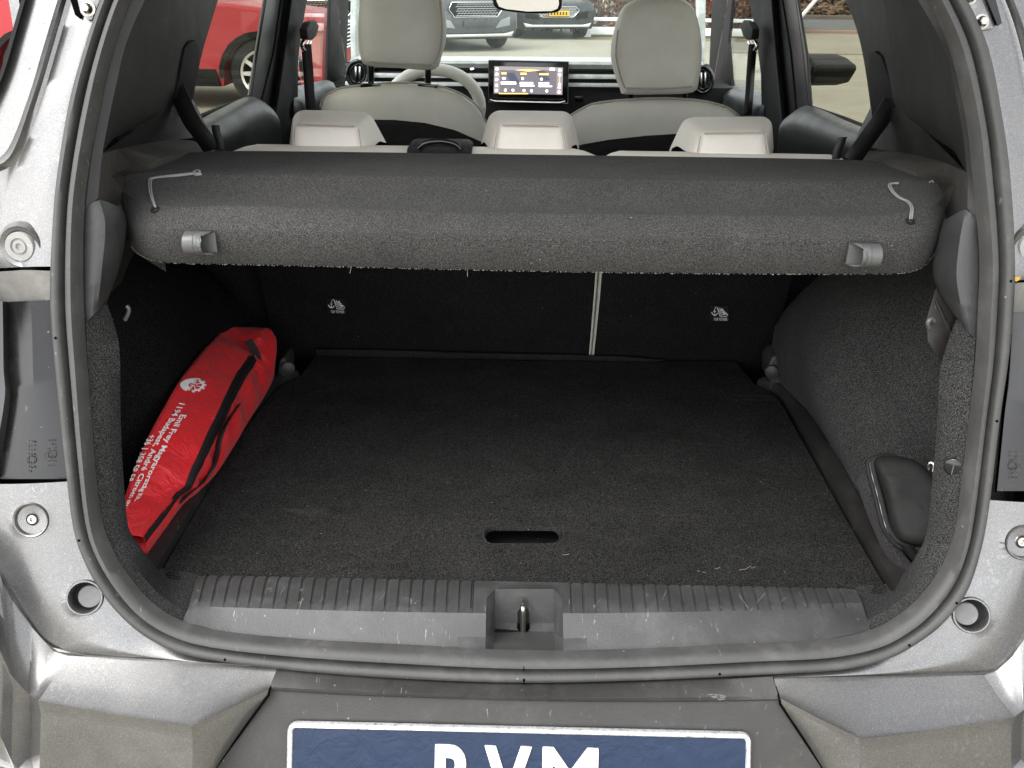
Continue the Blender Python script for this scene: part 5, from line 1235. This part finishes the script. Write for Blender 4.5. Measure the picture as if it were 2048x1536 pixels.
# printed lettering, laid on the cloth
def inv(px, py):
    best = None
    for i in range(NS):
        for j in range(NV):
            a = proj(front(i, j / (NV - 1))); e = (a[0] - px) ** 2 + (a[1] - py) ** 2
            if best is None or e < best[0]: best = (e, i, j / (NV - 1))
    return best[1], best[2]
def fine(me, L=.9):
    bm = bmesh.new(); bm.from_mesh(me); bmesh.ops.triangulate(bm, faces=bm.faces)
    bmesh.ops.subdivide_edges(bm, edges=[e for e in bm.edges if e.calc_length() > L], cuts=2); bm.to_mesh(me); bm.free(); return me
def bag_text(body, p0, p1, hpx, off=.02):
    me = fine(text_mesh(body, 1, off, 2), .5); w = max(v.co.x for v in me.vertices)
    (s0, v0), (s1, v1) = inv(*p0), inv(*p1)
    mid = SF((s0 + s1) / 2, (v0 + v1) / 2); dv = .04
    wl = (SF((s0 + s1) / 2, (v0 + v1) / 2 + dv) - mid).length
    hm = hpx * (mid - CAM).dot(FWD) / F_PX
    return map_text('print', me, lambda c: SF(s0 + (s1 - s0) * c.x / w, v0 + (v1 - v0) * c.x / w + (c.y - .35) * hm / wl * dv, .0022), 'print_white', bag)
bag_text('Emil Frey Magyarorsz\u00e1g Kft.', (370, 830), (272, 1004), 15)
bag_text('1194 Budapest, Andr\u00e9 Citroen utca', (362, 806), (252, 1020), 15)
bag_text('+36 1 358 58 58', (309, 873), (258, 966), 15)
# round emblem, half hidden behind the edge of the bag
es, ev_ = inv(386, 776); sc_ = SF(es, ev_)
def emb(x, y, h=.0022):      # x towards the near end, y towards the zip; in metres
    su = (SF(es + 1, ev_) - SF(es - 1, ev_)).length / 2; sv = (SF(es, ev_ + .03) - SF(es, ev_ - .03)).length / .06
    return SF(es - x / su, max(.01, ev_ + y / sv), h)
bm = bmesh.new()
def emb_arc(r0, r1, a0, a1, n=10):
    v = [[bm.verts.new(emb(r * math.cos(R(a0 + (a1 - a0) * k / n)), r * math.sin(R(a0 + (a1 - a0) * k / n)) )) for k in range(n + 1)] for r in (r0, r1)]
    for k in range(n): bm.faces.new((v[0][k], v[0][k + 1], v[1][k + 1], v[1][k]))
emb_arc(.0125, .0165, 10, 170)
for a in range(15, 170, 30): emb_arc(.0165, .0195, a, a + 14, 3)
for a in (40, 90, 140): emb_arc(.004, .0130, a - 7, a + 7, 2)
bm_done(bm, 'emblem', 'print_white', bag, False)
bm = bmesh.new()
emb_arc(.0075, .0195, 195, 345, 14)
bm_done(bm, 'emblem', 'print_white', bag, False)
me = fine(text_mesh('Emil Frey', .0098, .0003, 2), .006); w = max(v.co.x for v in me.vertices)
map_text('print', me, lambda c: emb(c.x - w * .55, c.y - .0045, .0026), 'print_white', bag)

# ---- black pouch in the right hand corner
pouch = empty('black_pouch', (.52, 1.0, .72), 'black zipped pouch with a velour base tucked in the right rear corner', 'pouch')
po = [(1748,922),(1762,912),(1790,911),(1822,918),(1846,932),(1872,960),(1895,1010),(1890,1070),(1870,1100),(1848,1094),(1815,1086),(1795,1076),(1782,1050),(1770,1000),(1756,955)]
def yd(x, y): return 1.085 - (y - 915) * .00042 - (x - 1800) * .00015
pl_ = pillow('pouch_body', spline([PY(x, y, yd(x, y)) for x, y in po], 4, True), (0.0, -.018, .008), (.03, .075, -.045), 'pouch_cloth', pouch, 12, 3.5, .006)
zl = [(1796,911),(1766,911),(1750,922),(1752,945),(1763,985),(1774,1030),(1783,1058),(1797,1080),(1822,1091),(1850,1098),(1870,1102)]
for dx, dy, r, mt in ((-4, 2, .0042, 'pouch_cloth'), (-9, 6, .0022, 'zip'), (-14, 9, .0030, 'pouch_cloth')):
    tube('zip' if mt == 'zip' else 'zip_tape', [PY(x + dx * (1 if y < 1070 else .3), y + dy * (1 if y > 1060 else .2) - (0 if y > 920 else -2), yd(x, y) + .004) for x, y in zl], r, mt, pouch, 8, 4)
sd = [[(1742,938),(1736,950),(1748,990),(1762,1040),(1778,1085),(1800,1120),(1830,1150)], [(1722,948),(1716,965),(1724,1000),(1745,1055),(1765,1100),(1790,1140),(1815,1170)]]
loft('velour_base', [[PY(x + 14, y - 4, yd(x, y) + .012) for x, y in sd[0]], [PY(x, y, yd(x, y) + .008) for x, y in sd[0]], [PY((a[0] + b[0]) / 2 - 3, (a[1] + b[1]) / 2, yd(*a) + .012) for a, b in zip(*sd)], [PY(x, y, yd(x, y) + .03) for x, y in sd[1]], [PY(x + 8, y - 5, yd(x, y) + .07) for x, y in sd[1]]], 'velour', pouch, 30, smooth_rows=3, ang=80)
fl_ = [(1790,1082),(1800,1096),(1812,1112),(1822,1124),(1834,1130)]
loft('cloth_fold', [[PY(x + 60, y + 2, 1.02) for x, y in fl_], [PY(x + 22, y + 10, 1.0) for x, y in fl_], [PY(x + 6, y + 4, 1.015) for x, y in fl_], [PY(x, y, 1.03) for x, y in fl_]], 'pouch_cloth', pouch, 12, smooth_rows=4, ang=90)
box('pull_tag', PY(1870, 1104, .99), (.02, .003, .02), 'belt', pouch)

# scrap of leaf lodged beside the right tail lamp
lc = PP(2034, 558, -.008)
tag(prism('leaf_scrap', [lc + Vector(v) for v in ((-.004, 0, -.001), (-.001, -.001, -.003), (.003, 0, -.0015), (.004, .001, .002), (0, -.001, .003), (-.003, 0, .002))], (.001, .0015, 0), 'orange_bit', None, .0004), 'small orange brown leaf scrap lodged above the right tail lamp', 'leaf')
